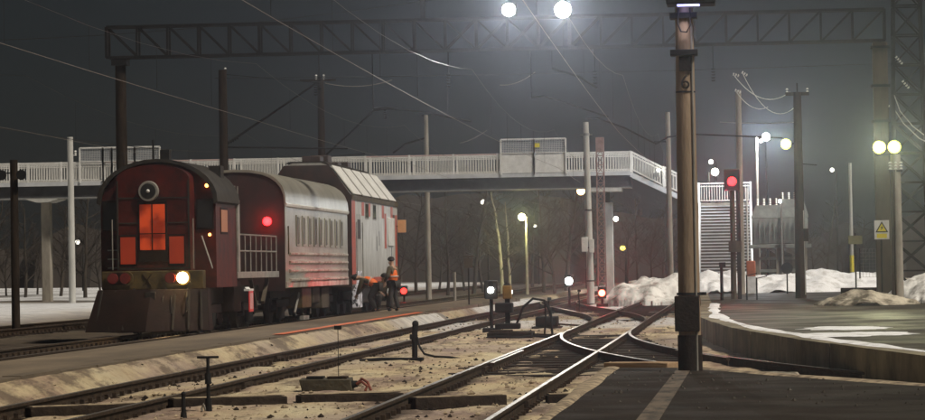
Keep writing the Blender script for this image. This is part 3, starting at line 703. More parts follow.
MB().box((-.16, -.2, 1.75), (.30, -.13, 2.15)).build('relay_box', M_BROWN, sg, .01)
MB().box((.13, -.02, .0), (.28, .02, 3.95)).build('ladder', M_IRON, sg)
point_light(sg, (0, -.24, 4.28), 330, (1, .015, .05), .1, 36, (0, -1, -.02), .8)
for px, ht, lb in ((722, 1.35, 'short dark post just left of the red signal post'), (747, .9, 'thin railing post right of the red signal post'), (757, .8, 'thin low railing post nearest the orange barrier')):
    b = at(px, 300, 108); MB_ = MB().cyl((0, 0, 0), (0, 0, ht), .06 if ht > 1 else .03, .055 if ht > 1 else .03, 10)
    if ht > 1: MB_.box((-.08, -.08, ht-.18), (.15, .08, ht))
    else: MB_.bar((0, 0, ht-.03), (.36, 0, ht+.05), .03)
    one('low_post', MB_, M_IRON, (b.x, 108, .3), lb, 'post')
b = at(751, 270, 130)
ob = thing('orange_barrier', (b.x, 130, .75), 'small orange barrier standing in snow by the stairs', 'barrier')
MB().box((-.19, -.1, .3), (.19, .1, .95)).build('panel', M_ORBAR, ob, .04); MB().box((-.2, -.12, -.6), (.2, .12, .3)).build('foot', M_SNOW, ob)
b = at(787, 269, 128)
dr = thing('round_marker', (b.x, 128, .25), 'round dark marker disc on a low post before the snow bank beside the wooden pole', 'marker')
MB().cyl((0, 0, 0), (0, 0, 1.0), .03, .03, 8).build('post', M_IRON, dr)
MB().cyl((0, -.05, 1.12), (0, -.01, 1.12), .24, None, 20).build('disc', M_IRON, dr)
b = at(852, 273, 150)
tp = thing('thin_pole', (b.x, 150, .5), 'thin pale pole standing behind the wire fence and snow bank', 'pole')
pole_mb(at(850, 163, 150).z-.5, .10, .07).build('shaft', M_CONCL, tp)
MB().cyl((0, 0, .6), (0, 0, 1.4), .106, .104).build('yellow_band', M_SIGNY, tp)
wf = thing('wire_fence', (5.55, 128, .9), 'short wire mesh fence panel beside the snow bank', 'fence')
for x in (0, 1.05): MB().cyl((x-.5, 0, 0), (x-.5, 0, 1.25), .03, .03, 8).build('post', M_IRON, wf)
mb = MB()
for i in range(9): mb.bar((-.5+1.05*i/8, 0, .05), (-.5+1.05*i/8, 0, 1.2), .010)
for i in range(9): mb.bar((-.5, 0, .05+1.15*i/8), (.55, 0, .05+1.15*i/8), .010)
mb.build('wire_mesh', M_GALV, wf)
one('concrete_block', MB().box((-.62, -.3, 0), (.62, .3, .42)), M_TAR, (4.0, 101.5, .33), 'dark low concrete block behind the brown rubble heap', 'block', None, .03)
one('concrete_block', MB().box((-.8, -.3, 0), (.8, .3, .22)), M_TAR, (6.35, 91.2, .33), 'dark low slab at the foot of the lattice tower', 'block', None, .03)

# transformers of the substation
def transformer(px, label, hh, seed):
    b = at(px, 268, 152); z0 = .6
    r_ = thing('transformer', (b.x, 152, z0), label, 'transformer', 'substation transformers')
    MB().box((-.75, -.5, 1.9), (.75, .5, 3.2)).build('tank', M_SUBST, r_, .05)
    MB().box((-.9, -.6, 1.72), (.9, .6, 1.90)).build('plinth', M_SUBST, r_, .02)
    for sx in (-.55, .55):
        MB().box((sx-.14, -.3, 0), (sx+.14, .3, 1.72)).build('leg', M_CONC, r_)
    for z_ in (.55, 1.15): MB().box((-.7, -.28, z_), (.7, .28, z_+.14)).build('cross_beam', M_SUBST, r_)
    for i in range(6): MB().box((-.65+i*.24, -.62, 2.0), (-.60+i*.24, -.5, 3.0)).build('radiator_fin', M_SUBST, r_)
    MB().add([(-.8, -.5, 3.2), (.8, -.5, 3.2), (.8, .5, 3.2), (-.8, .5, 3.2), (-.55, -.35, 3.2+hh), (.55, -.35, 3.2+hh), (.55, .35, 3.2+hh), (-.55, .35, 3.2+hh)],
             [(0, 3, 2, 1), (4, 5, 6, 7), (0, 1, 5, 4), (1, 2, 6, 5), (2, 3, 7, 6), (3, 0, 4, 7)]).build('cover', M_SUBST, r_)
    for i in range(4):
        mb = MB(); insulator(mb, (-.45+i*.3, 0, 3.2+hh), (0, 0, 1), 4, .075); mb.build('bushing', M_CERAM, r_)
transformer(768, 'grey transformer with a sloping cover and white bushings behind the snow bank', .62, 1)
transformer(793, 'grey transformer half hidden by the wooden pole', .9, 2)
b = at(782, 270, 150)
cl = thing('pipe_stand', (b.x, 149, .6), 'thin pale pipe with a small lamp between the two transformers', 'pole')
pole_mb(3.9, .05, .045).build('shaft', M_GALV, cl); lamp_ball(cl, (-.05, -.05, 3.95), .07, E_WHITE)
b = at(748, 270, 150)
cl = thing('thin_pole', (b.x, 149, .6), 'thin white pole rising beside the red signal head', 'pole'); pole_mb(4.6, .045, .04).build('shaft', M_WHITE, cl)

# ------------------------------------------------------------------ footbridge
fb = thing('footbridge', (0, 165, 0), 'long pedestrian footbridge with white railings crossing all the tracks', 'footbridge')
BX0, BX1, DZ = -62.0, -5.45, 6.52
MB().box((BX0, -1.1, DZ-.1), (BX1, 1.1, DZ+.0)).build('deck', M_CONC, fb)
MB().box((BX0, -1.22, DZ-.16), (BX1, -1.105, DZ+.06)).build('deck_edge', M_MESHW, fb)
MB().box((BX0, 1.105, DZ-.16), (BX1, 1.22, DZ+.06)).build('deck_edge', M_MESHW, fb)
for yy in (-.9, .9):
    MB().box((BX0, yy-.12, DZ-.78), (BX1, yy+.12, DZ-.1)).build('girder', M_GIRD, fb)
    MB().box((BX0, yy-.2, DZ-.82), (BX1, yy+.2, DZ-.775)).build('girder_flange', M_GALV, fb)
def railing(y_, x0, x1, z0, z1, n, parent, topm):            # one panel between two posts
    mb = MB(); dz = z1-z0
    for i in range(n+1):
        t_ = i/n; x = x0+(x1-x0)*t_; z_ = z0+dz*t_; mb.bar((x, y_, z_+.16), (x, y_, z_+1.0), .035)
    mb.bar((x0, y_, z0+.16), (x1, y_, z1+.16), .05); mb.bar((x0, y_, z0+.92), (x1, y_, z1+.92), .05)
    mb.build('railing_panel', M_WHITE, parent)
    MB().bar((x0, y_, z0+1.08), (x1, y_, z1+1.08), .07).build('handrail', topm, parent)
xs = np.arange(BX1, BX0, -2.35)
for yy in (-1.14, 1.14):
    for i in range(len(xs)):
        MB().bar((xs[i], yy, DZ), (xs[i], yy, DZ+1.13), .10).build('railing_post', M_WHITE, fb)
        if i+1 < len(xs): railing(yy, xs[i+1]+.05, xs[i]-.05, DZ, DZ, 16, fb, M_PINKW if (i // 3) % 2 and yy < 0 else M_WHITE)
def screen(x0, x1, cuts, opaque):
    for a, b in zip(cuts[:-1], cuts[1:]):
        mb = MB()
        for x in (a, b): mb.bar((x, -1.24, DZ-.02), (x, -1.24, DZ+1.85), .08)
        mb.bar((a, -1.24, DZ+1.85), (b, -1.24, DZ+1.85), .08); mb.bar((a, -1.24, DZ+1.12), (b, -1.24, DZ+1.12), .05)
        fr = mb.build('screen_frame', M_WHITE, fb)
        m2 = MB()
        n_ = int((b-a)/.075)
        for i in range(1, n_): m2.bar((a+(b-a)*i/n_, -1.225, DZ+1.12), (a+(b-a)*i/n_, -1.225, DZ+1.85), .022)
        for i in range(1, 9): m2.bar((a, -1.225, DZ+1.12+.73*i/9), (b, -1.225, DZ+1.12+.73*i/9), .022)
        m2.build('screen_mesh', M_MESHW, fr)
        if opaque: MB().box((a+.05, -1.235, DZ+.06), (b-.05, -1.215, DZ+1.08)).build('screen_sheet', M_WHITE, fr)
bx_ = lambda px: at(px, 160, 163.8).x
screen(0, 0, [bx_(501), bx_(534), bx_(566)], True)
screen(0, 0, [bx_(80), bx_(103), bx_(112), bx_(135), bx_(160)], False)
MB().box((bx_(535), -1.27, DZ+1.4), (bx_(540), -1.25, DZ+1.62)).build('small_plate', M_SIGNY, fb)
# piers
for px, sk in ((47, 1), (609, 0), (330, 1), (-60, 1)):
    X = at(px, 250, 165).x; gz = -.2 if px > 100 else .1
    pr_ = MB().box((X-.24, -.3, gz), (X+.24, .3, 4.95 if not sk else 5.5)).build('pier_column', M_CONC if px < 100 else M_CONCL, fb, .03)
    if not sk: MB().box((X-.1, -.2, 4.95), (X+.1, .2, 5.55)).build('pier_neck', M_GIRD, pr_)
    MB().prism([(X-.85, 5.66), (X-.3, 5.5), (X+.3, 5.5), (X+.85, 5.66), (X+.85, 5.72), (X-.85, 5.72)] if sk else rect(X-.85, X+.75, 5.52, 5.72), -1.1, 1.1).build('pier_cap', M_CONCL, pr_)
# first flight down to the landing
LX0, LX1, LZ = -2.0, .85, 4.82
for i in range(11):
    t_ = (i+.5)/11; x = BX1+(LX0-BX1)*t_; z_ = DZ+(LZ-DZ)*t_
    MB().box((x-.17, -1.05, z_-.06), (x+.15, 1.05, z_)).build('tread', M_CONC, fb)
for yy in (-1.12, 1.12):
    MB().bar((BX1, yy, DZ-.12), (LX0, yy, LZ-.12), .10, .24).build('stringer', M_MESHW, fb)
    for i in range(2):
        xa, xb = BX1+(LX0-BX1)*i/2, BX1+(LX0-BX1)*(i+1)/2; za, zb = DZ+(LZ-DZ)*i/2, DZ+(LZ-DZ)*(i+1)/2
        railing(yy, xa+.06, xb-.06, za, zb, 11, fb, M_WHITE)
        MB().bar((xb, yy, zb), (xb, yy, zb+1.13), .10).build('railing_post', M_WHITE, fb)
MB().box((LX0, -1.15, LZ-.2), (LX1, 1.25, LZ)).build('landing', M_CONC, fb)
railing(1.14, LX0+.1, LX1, LZ, LZ, 20, fb, M_WHITE)
for x in (LX0+.1, LX1): MB().bar((x, 1.14, LZ), (x, 1.14, LZ+1.13), .1).build('railing_post', M_WHITE, fb)
for x in (LX0+.15, LX1-.15): MB().box((x-.12, -.12, -.2), (x+.12, .12, LZ-.2)).build('landing_leg', M_CONC, fb)
# second flight towards the platform
NT = 26
for i in range(NT):
    t_ = (i+1)/NT; y_ = -1.15-7.6*t_; z_ = LZ-(LZ-.55)*t_
    MB().box((LX0+.22, y_-.02, z_-.05), (LX1-.1, y_+.34, z_)).build('tread', M_MESHW, fb)
    MB().box((LX0+.24, y_+.30, z_+.005), (LX1-.12, y_+.325, z_+.115)).build('riser', M_BROWN, fb)
for x in (LX0+.15, LX1-.02):
    MB().bar((x, -1.15, LZ-.1), (x, -8.75, .5), .1, .3).build('stringer', M_MESHW, fb)
    MB().bar((x, -1.15, LZ+1.05), (x, -8.75, 1.65), .06).build('handrail', M_WHITE, fb)
    for i in range(5):
        t_ = i/4; MB().bar((x, -1.15-7.6*t_, LZ-(LZ-.5)*t_), (x, -1.15-7.6*t_, LZ+1.05-(LZ-.6)*t_), .06).build('railing_post', M_WHITE, fb)
p_ = at(656, 174, 163); q_ = MB().box((p_.x-.12, -1.4, p_.z-.12), (p_.x+.12, -1.2, p_.z+.1)).build('bridge_lamp', M_GALV, fb); MB().sphere((p_.x+.12, -1.42, p_.z+.22), .085).build('bulb', emit('small_white_lamp', (1, .96, .8), 12), q_)

# ------------------------------------------------------------------ far lamps
def far_lamp(px, py, Y, label, m_, power, col, r=.14, side=0, h0=0, pm=M_CONC, name='street_lamp'):
    p_ = at(px, py, Y)
    o_ = thing(name, (p_.x+side, Y, h0-.1), label, 'street lamp')
    hz = p_.z-h0+.1
    MB().cyl((0, 0, 0), (0, 0, hz), .10, .06, 10).build('shaft', pm, o_)
    if side: MB().bar((0, 0, hz), (-side, -.1, hz+.05), .05).build('arm', M_IRON, o_)
    hd = MB().box((-side-.18, -.12, hz+.02), (-side+.18, .3, hz+.15)).build('lamp_head', M_IRON, o_, .02)
    MB().sphere((-side, -.16, hz), r).build('bulb', m_, hd)
    if power: point_light(o_, (-side, -.45, hz-.1), power, col, .12)
    return o_
far_lamp(766, 137, 162, 'tall lamp burning white above the transformers', E_WHITE, 1300, (.9, .95, 1), .2, -.5)
far_lamp(522, 217, 190, 'street lamp glowing yellow-green beside the lit tree trunks', emit('street_yellow', (1, 1, .45), 20), 500, (1, .98, .4), .22, .25, 0, M_BIRCH)
far_lamp(581, 191, 205, 'orange sodium lamp under the footbridge left of the white pole', E_ORA, 60, (1, .55, .15), .26, .3, 0, M_IRON)
far_lamp(616, 219, 215, 'small white lamp right of the footbridge pier', emit('far_white', (1, .97, .85), 8), 0, WARM, .17, -.3, 0, M_IRON)
far_lamp(715, 172, 175, 'white lamp behind the landing of the footbridge stairs', emit('lamp_mid', (1, .97, .8), 22), 120, (1, .97, .8), .2, -.35, 0, M_IRON)
far_lamp(711, 162, 200, 'small lamp above the footbridge landing, behind the brighter one', emit('far_white', (1, .97, .85), 8), 0, WARM, .14, .3, 0, M_IRON)
far_lamp(761, 141, 260, 'faint distant lamp left of the tall white lamp', emit('far_white', (1, .97, .85), 8), 0, WARM, .14, .4, 0, M_IRON)
far_lamp(832, 170, 300, 'faint distant lamp between the wooden pole and the thin pale pole', emit('far_dim', (1, .95, .8), 2.5), 0, WARM, .2, .4, 0, M_IRON)
far_lamp(78, 242, 260, 'distant white lamp behind the pale pole in the left snow', emit('far_dim', (1, .95, .8), 2.5), 0, WARM, .2, .4, 0, M_IRON)
far_lamp(483, 202, 280, 'faint distant lamp in the wood left of the lit trees', emit('far_dim', (1, .95, .8), 2.5), 0, WARM, .22, .4, 0, M_IRON)
far_lamp(623, 248, 230, 'small yellow lamp low in the wood behind the pier', emit('far_yellow', (1, .75, .12), 3), 0, WARM, .2, .2, 0, M_IRON)
far_lamp(535, 226, 300, 'tiny distant white lamp right of the yellow street lamp', emit('far_white', (1, .97, .85), 8), 0, WARM, .13, .3, 0, M_IRON)
far_lamp(395, 232, 240, 'distant lamp with a dark post seen beyond the locomotive', emit('far_yellow', (1, .75, .12), 3), 0, WARM, .1, .2, 0, M_IRON)

# ------------------------------------------------------------------ dwarf signals and track furniture
def dwarf(px, py, Y, label, m_, power, col, hp=.3, r=.12, zb=-.12):
    p_ = at(px, py, Y)
    o_ = thing('dwarf_signal', (p_.x, Y, zb), label, 'signal', 'dwarf signals'); hz = p_.z-zb
    MB().cyl((0, .05, 0), (0, .05, max(.1, hz-.15)), .05, .05, 10).build('post', M_IRON, o_)
    MB().box((-.24, -.1, -.02), (.24, .2, .12)).build('base', M_IRON, o_, .02)
    MB().box((-.18, -.1, hz-.24), (.18, .16, hz+.26)).build('signal_head', M_BLACK, o_, .04)
    MB().cyl((0, -.10, hz), (0, -.13, hz), r, None, 18).build('lens', m_, o_)
    MB().cyl((0, -.10, hz+.16), (0, -.12, hz+.16), .07, None, 14).build('dark_lens', M_GLASS, o_)
    if power: point_light(o_, (0, -.16, hz), power, col, .08, 44, (.04, -1, 0), .9)
    return o_
dwarf(602, 293, 131, 'dwarf signal glowing red at the foot of the white pole', emit('red_hot', (1, .06, .03), 16), 520, (1, .015, .03), r=.14)
dwarf(569, 281, 120, 'dwarf signal burning bright white between the two straight tracks', E_WHITE, 110, (1, .88, .66), r=.14)
dwarf(491, 290, 82, 'low lamp burning white beside the switch stand', emit('lamp_mid2', (1, .97, .88), 25), 12, (1, .92, .75), r=.08)
dwarf(404, 291, 150, 'distant red marker light just past the standing worker', E_REDS, 20, (1, .03, .02), r=.15)

sw = thing('switch_stand', (-5.55, 75.2, -.12), 'dark switch stand with amber lantern and bent rods between the tracks', 'switch stand')
for yy in (-.35, .05, .42): MB().box((-.48, yy-.11, .0), (.62, yy+.11, .15+.02*yy)).build('base_timber', M_WOODS, sw, .02)
MB().box((-.42, -.4, .14), (.1, .3, .2)).build('base_plate', M_RUST, sw, .01)
MB().tube([(-.5, -.5, .02), (-.2, -.62, .05), (.3, -.6, .02), (.7, -.45, .05), (1.3, -.7, .0)], .03, 8).build('cable', M_IRON, sw)
MB().box((-.30, -.25, .22), (.30, .25, .36)).build('gear_box', M_IRON, sw, .03)
MB().box((-.06, -.06, .36), (.06, .06, .95)).build('spindle', M_IRON, sw)
MB().box((-.30, -.14, .62), (.14, .14, .86)).build('counterweight', M_IRON, sw, .03)
lt = MB().box((-.11, -.11, .95), (.11, .11, 1.28)).build('lantern', mat('amber_case', (.30, .17, .04), (.16, .09, .02), 4, .5), sw, .03)
MB().cyl((0, 0, 1.28), (0, 0, 1.36), .10, .03, 12).build('lantern_cap', M_IRON, lt)
MB().cyl((.115, -.02, 1.12), (.125, -.02, 1.12), .05, None, 10).build('lantern_glass', emit('far_dim', (1, .95, .8), 2.5), lt)
MB().tube([(.2, 0, .3), (.38, 0, .75), (.62, 0, .95), (.9, 0, .9), (1.05, 0, .6), (1.08, 0, .05)], .03, 8).build('bent_rod', M_IRON, sw)
MB().tube([(.9, .1, .9), (.92, .1, .5), (.88, .1, .05)], .022, 8).build('bent_rod', M_IRON, sw)
MB().bar((.3, -.2, .1), (1.35, -.6, .06), .05).build('throw_rod', M_RUST, sw)
for px, Y, ht, lb in ((549, 95, .75, 'thin iron stake beside the straight track past the switch stand'), (579, 112, .85, 'iron stake with a kink just before the red dwarf signal')):
    b = at(px, 300, Y); one('iron_stake', MB().tube([(0, 0, -.2), (.01, 0, ht*.5), (-.02, 0, ht*.8), (.03, 0, ht)], .025, 8).box((-.05, -.03, ht-.08), (.07, .03, ht)), M_IRON, (b.x, Y, -.1), lb, 'stake')

th = thing('t_handle_key', (-6.52, 37.9, -.14), 'black iron rod with a T-shaped handle planted beside the island track', 'rod')
MB().cyl((0, 0, 0), (0, 0, .68), .026, .020, 10).build('rod', M_IRON, th)
MB().box((-.135, -.02, .675), (.135, .02, .705)).build('handle', M_IRON, th, .006)
MB().cyl((0, 0, 0), (0, 0, .18), .045, .040, 10).build('socket', M_IRON, th); MB().cyl((0, 0, .36), (0, 0, .50), .042, .034, 10).build('sleeve', M_IRON, th)
MB().tube([(-.03, -.02, .02), (-.06, -.04, .12), (-.08, -.03, .06), (-.07, -.03, -.03)], .014, 6).build('loop', M_GREYM, th)
one('iron_post', MB().cyl((0, 0, -.05), (0, 0, .07), .045, .035, 12).cyl((0, 0, .07), (0, 0, .27), .028, .024, 12).sphere((0, 0, .285), .03), M_IRON, (-6.58, 36.5, -.13), 'stubby black iron post left of the T-handled rod', 'post')

hp_ = thing('air_hose_post', (-6.2, 59.5, -.12), 'black upright pipe with a trailing air hose between the tracks', 'post')
MB().tube([(.0, 0, 0), (0, 0, .42), (.02, 0, .62)], [.055, .055, .06], 12).sphere((.02, 0, .66), .065).build('standpipe', M_IRON, hp_)
MB().box((-.09, -.05, .36), (.06, .05, .46)).build('valve', M_IRON, hp_, .01)
MB().tube([(.05, -.02, .40), (.10, -.05, .22), (.20, -.15, .08), (.42, -.3, .03), (.75, -.6, .02), (.95, -.9, .0)], .022, 8).build('hose', M_IRON, hp_)
one('loose_hose', MB().tube([(-.6, 0, 0), (-.2, .15, .02), (.3, .1, .01), (.6, -.2, .02)], .03, 8), M_IRON, (-6.4, 57.3, -.09), 'black hose length lying on dirty snow before the upright pipe', 'hose')

bx2 = thing('junction_box', (-5.85, 44.1, -.13), 'low rusty metal box with red hoses beside the old timber', 'box')
MB().add([(-.36, -.14, 0), (.36, -.14, 0), (.36, .16, 0), (-.36, .16, 0), (-.40, -.16, .17), (.34, -.16, .17), (.34, .16, .19), (-.40, .16, .19)],
         [(0, 3, 2, 1), (4, 5, 6, 7), (0, 1, 5, 4), (1, 2, 6, 5), (2, 3, 7, 6), (3, 0, 4, 7)]).build('case', mat('rusty_olive', (.085, .075, .045), (.035, .028, .018), 4, .8, 0, .4), bx2, .01)
MB().box((-.30, -.1, .185), (-.06, .14, .215)).build('lid', M_IRON, bx2, .005); MB().box((.0, -.1, .185), (.28, .14, .21)).build('lid', M_RUST, bx2, .005)
MB().cyl((.34, -.05, .09), (.43, -.06, .10), .06, .045, 12).build('gland', M_IRON, bx2)
for k_ in range(2): MB().tube([(.42, -.04-.05*k_, .10), (.50, -.06-.05*k_, .17-.04*k_), (.58, -.08-.05*k_, .12-.05*k_), (.63-.08*k_, -.10-.05*k_, .0)], .022, 8).build('hose', M_HOSE, bx2)
# thin rod with a small flag box behind
one('marker_rod', MB().cyl((0, 0, 0), (0, 0, .86), .006, .006, 6).box((-.055, -.02, .80), (.055, .02, .86)), M_IRON, (-6.02, 46.6, -.1), 'very thin marker rod with a small dark tag behind the low box', 'marker')
ss = thing('track_sign', (at(469, 300, 118).x, 118, -.15), 'dark board sign on a thin post between the tracks', 'sign')
MB().cyl((0, 0, 0), (0, 0, 2.15), .03, .03, 8).build('post', M_IRON, ss)
MB().box((-.16, -.03, 1.75), (.16, -.01, 2.12)).build('plate', M_BROWN, ss); MB().box((-.2, -.03, 2.15), (.2, .01, 2.22)).build('cap', M_BROWN, ss)
ps, h = simple_pole(455, 150, 301, 272, .07, .07, M_CONC, 'short pale marker post in the snow beyond the workers', 'marker_post', 'post')

# ------------------------------------------------------------------ snow plough
sp_ = thing('snow_plough', (-15, 79.2, 0), 'dark red rail snow plough with one lit headlight and glowing door', 'snow plough')
def arch(hw, z0, ze, zt, n=16, pw=2.2):
    top = []
    for i in range(n+1):
        a = math.pi*i/n; x = hw*math.cos(a); z_ = ze+(zt-ze)*math.sin(a)**.95; top.append((x, z_))
    return [(-hw, z0), (hw, z0)]+top
MB().prism(arch(1.52, 1.2, 3.42, 4.46), .7, 4.0).build('cab_body', M_PLRED, sp_)
nose = MB().prism(arch(.96, 1.2, 4.02, 4.40), 0, .7).build('nose', M_PLRED, sp_)
mb = MB(); pa = arch(1.60, 3.05, 3.44, 4.58)[2:]; pb = arch(1.50, 3.05, 3.38, 4.49)[2:]
mb.prism(pa+pb[::-1], .55, 4.15).build('roof', M_PLROOF, sp_)
MB().box((-.1, 1.6, 4.55), (.15, 1.9, 4.85)).build('roof_vent', M_IRON, sp_); MB().cyl((-.2, 1.2, 4.5), (-.2, 1.2, 5.1), .03, .03, 8).build('antenna', M_IRON, sp_)
MB().box((.98, 2.9, 4.1), (1.3, 3.4, 4.45)).build('roof_vent', M_PLROOF, sp_)
dr = MB().box((-.40, -.035, 1.9), (.37, 0.0, 3.5)).build('door', M_PLDK, sp_, .01)
MB().box((-.345, -.05, 2.2), (.315, -.037, 3.38)).build('door_window', emit('cab_glow', (1, .10, .018), .15, (.22, .015, .004), 2.6), dr)
MB().bar((-.10, -.055, 2.4), (.12, -.055, 3.0), .10).build('window_shadow', M_PLDK, dr) if 0 else None
MB().bar((.30, -.07, 2.62), (.36, -.07, 2.62), .03).build('handle', M_IRON, dr)
for x0, x1 in ((-.86, -.47), (.42, .80)):
    f_ = MB().box((x0-.04, -.03, 1.78), (x1+.04, 0, 2.60)).build('front_panel', M_PLDK, sp_, .01)
    MB().box((x0, -.045, 1.84), (x1, -.032, 2.54)).build('panel_glow_face', emit('panel_glow', (1, .09, .02), .040, (.5, .04, .01), 2.0), f_)  # orange paint faces; the light they reflect is added as glow
hl = MB().cyl((-.10, -.02, 3.72), (-.10, -.14, 3.72), .27, .25, 28).build('headlamp_ring', M_GREYM, sp_)
MB().cyl((-.10, -.10, 3.72), (-.10, -.146, 3.72), .20, .20, 28).build('reflector', M_BLACK, hl)
MB().sphere((-.10, -.15, 3.72), .05).build('bulb', M_CERAM, hl)
MB().box((-1.35, -.10, 1.18), (1.30, .30, 1.66)).build('buffer_beam', M_YEL, sp_, .02)
for k_ in (-1, 1): MB().bar((-.16-.12*k_, -.106, 1.27), (-.16+.12*k_, -.106-.004*k_, 1.58), .06, .006).build('black_cross_bar', M_PLDK, sp_)
for x in (-1.36, -.99, -.62, .62, .99, 1.30):
    MB().bar((x*.97, -.30+abs(x)*.06, 1.16), (x*1.04, -1.30+abs(x)*.5, .14), .05, .05).build('blade_rib', M_PLROOF, sp_)
for z_ in (1.75, 1.98, 2.21): MB().bar((-1.33, .60, z_), (-1.05, .60, z_), .03).build('grab_rung', M_GREYM, sp_)
for x, q in ((-.5, 1), (.34, -1), (.9, 1)): MB().tube([(x, -.14, 1.2), (x+.03*q, -.5, .95), (x+.05*q, -.62, .62), (x-.05*q, -.52, .5)], .028, 8).build('brake_hose', M_IRON, sp_)
MB().bar((-.345, -.075, 2.62), (.34, -.075, 2.62), .025).build('door_bar', M_PLDK, dr)
MB().bar((-.02, -.06, 2.2), (-.02, -.06, 3.38), .03).build('door_mullion', M_PLDK, dr)
for x in (-.93, .93): MB().bar((x, -.012, 1.7), (x, -.012, 4.0), .04, .02).build('corner_strip', M_PLROOF, sp_)
for z_ in (1.72, 2.9, 3.55): MB().bar((-.93, -.012, z_), (.93, -.012, z_), .02, .03).build('panel_seam', M_PLROOF, sp_)
for cx_ in (-.88, .62):
    pf = [(cx_+.36*math.copysign(abs(math.cos(a))**.6, math.cos(a)), 1.47+.20*math.copysign(abs(math.sin(a))**.8, math.sin(a))) for a in np.linspace(0, 2*math.pi, 25)[:-1]]
    hs_ = MB().prism(pf, -.20, -.08).build('headlight_housing', M_YEL, sp_)
    pf2 = [(cx_+(x-cx_)*.85, 1.47+(z_-1.47)*.8) for x, z_ in pf]
    MB().prism(pf2, -.206, -.2).build('headlight_recess', M_PLDK, hs_)
    for s_ in (-.16, .16):
        lit = cx_ > 0 and s_ > 0
        MB().cyl((cx_+s_, -.206, 1.47), (cx_+s_, -.24, 1.47), .145, .135, 18).build('headlight', emit('headlight_on', (1, .62, .22), 40) if lit else mat('red_lens', (.20, .02, .015), (.1, .01, .01), 3, .2), hs_)
point_light(sp_, (.80, -.65, 1.47), 60, (1, .60, .24), .12, 150, (.1, -1, -.25), .8)
# plough blades
MB().add([(-1.45, -.15, 1.18), (0, -.45, 1.18), (1.42, -.15, 1.18), (-1.72, -.55, .10), (0, -1.3, .10), (1.50, -.45, .10), (-1.45, .2, 1.18), (1.42, .2, 1.18), (-1.72, .2, .10), (1.50, .2, .10)],
         [(0, 1, 4, 3), (1, 2, 5, 4), (0, 3, 8, 6), (2, 7, 9, 5), (6, 8, 9, 7), (0, 6, 7, 2, 1), (3, 4, 5, 9, 8)]).build('plough_blade', M_PLDK, sp_, .015)
MB().box((-.14, -.6, .85), (.14, -.2, 1.12)).build('coupler', M_IRON, sp_, .02)
MB().tube([(.5, -.12, 1.2), (.52, -.45, .95), (.56, -.65, .55)], .03, 8).build('brake_hose', M_IRON, sp_)
for s_ in (-1, 1):
    fr = MB().box((s_*1.24-.23, .66, 2.72), (s_*1.24+.23, .70, 3.52)).build('window', M_PLDK, sp_, .01)
    MB().box((s_*1.24-.19, .645, 2.77), (s_*1.24+.19, .658, 3.47)).build('pane', M_GLASS, fr)
    MB().cyl((s_*1.06, -.1, 1.7), (s_*1.06, -.1, 3.0), .016, .016, 6).build('handrail', M_GREYM, sp_)
    wd = MB().box((s_*1.522-.012, 1.4, 2.6), (s_*1.522+.012, 2.5, 3.3)).build('window', M_PLDK, sp_)
    MB().box((s_*1.536-.005, 1.46, 2.66), (s_*1.536+.005, 2.44, 3.24)).build('pane', emit('cab_dim', (1, .35, .1), .03) if s_ > 0 else M_GLASS, wd)
MB().sphere((1.30, .66, 3.86), .05).build('marker_lamp', emit('amber_marker', (1, .4, .08), 4), sp_)
MB().sphere((1.36, .66, 2.58), .04).build('marker_lamp', emit('amber_marker', (1, .4, .08), 4), sp_)
MB().cyl((1.16, .6, 2.55), (1.5, .2, 1.7), .02, .02, 6).build('handrail', M_GREYM, sp_)
# end platform behind the cab
MB().box((-1.52, 4.0, 1.42), (1.55, 11.6, 1.60)).build('deck', M_GREYM, sp_, .01)
MB().box((1.42, 4.05, 1.60), (1.56, 4.40, 3.55)).build('side_pillar', M_GREYM, sp_, .01)
for z_ in (2.05, 2.50): MB().cyl((1.5, 4.4, z_+.12), (1.5, 11.4, z_+.12), .022, .022, 8).build('handrail', M_GREYM, sp_)
for y_ in np.linspace(4.6, 11.4, 8): MB().cyl((1.5, y_, 1.6), (1.5, y_, 2.62), .02, .02, 6).build('railing_post', M_GREYM, sp_)
ld = thing
mb = MB()
for yy in (6.4, 6.9): mb.cyl((1.1, yy, 1.6), (1.1, yy, 4.0), .02, .02, 6)
for k_ in range(11): mb.cyl((1.1, 6.4, 1.8+.2*k_), (1.1, 6.9, 1.8+.2*k_), .015, .015, 6)
mb.build('ladder', M_GREYM, sp_)
MB().box((-.9, 5.2, 1.6), (.7, 8.4, 3.3)).build('engine_housing', M_PLDK, sp_, .04)
MB().cyl((.2, 6.0, 3.3), (.2, 6.0, 4.0), .09, .09, 12).build('exhaust', M_IRON, sp_)
MB().box((-1.0, .4, .75), (1.0, 11.2, 1.2)).build('underframe', M_PLDK, sp_)
MB().box((-1.3, 4.8, .5), (1.3, 6.0, 1.40)).build('equipment_box', M_PLDK, sp_, .03)
MB().bar((1.35, 7.4, 1.4), (1.35, 8.3, .6), .1).build('strut', M_BROWN, sp_); MB().bar((1.35, 10.6, 1.4), (1.35, 9.6, .7), .1).build('strut', M_BROWN, sp_)
def wheelset(root, y_, r=.47):
    for s_ in (-1, 1):
        wh = MB().cyl((s_*.73, y_, r), (s_*.87, y_, r), r, r*.985, 24).cyl((s_*.70, y_, r), (s_*.73, y_, r), r+.03, r+.03, 24).build('wheel', M_IRON, root)
        MB().cyl((s_*.87, y_, r), (s_*1.05, y_, r), .14, .12, 12).build('axle_box', M_IRON, wh)
    MB().cyl((-.73, y_, r), (.73, y_, r), .08, .08, 10).build('axle', M_IRON, root)
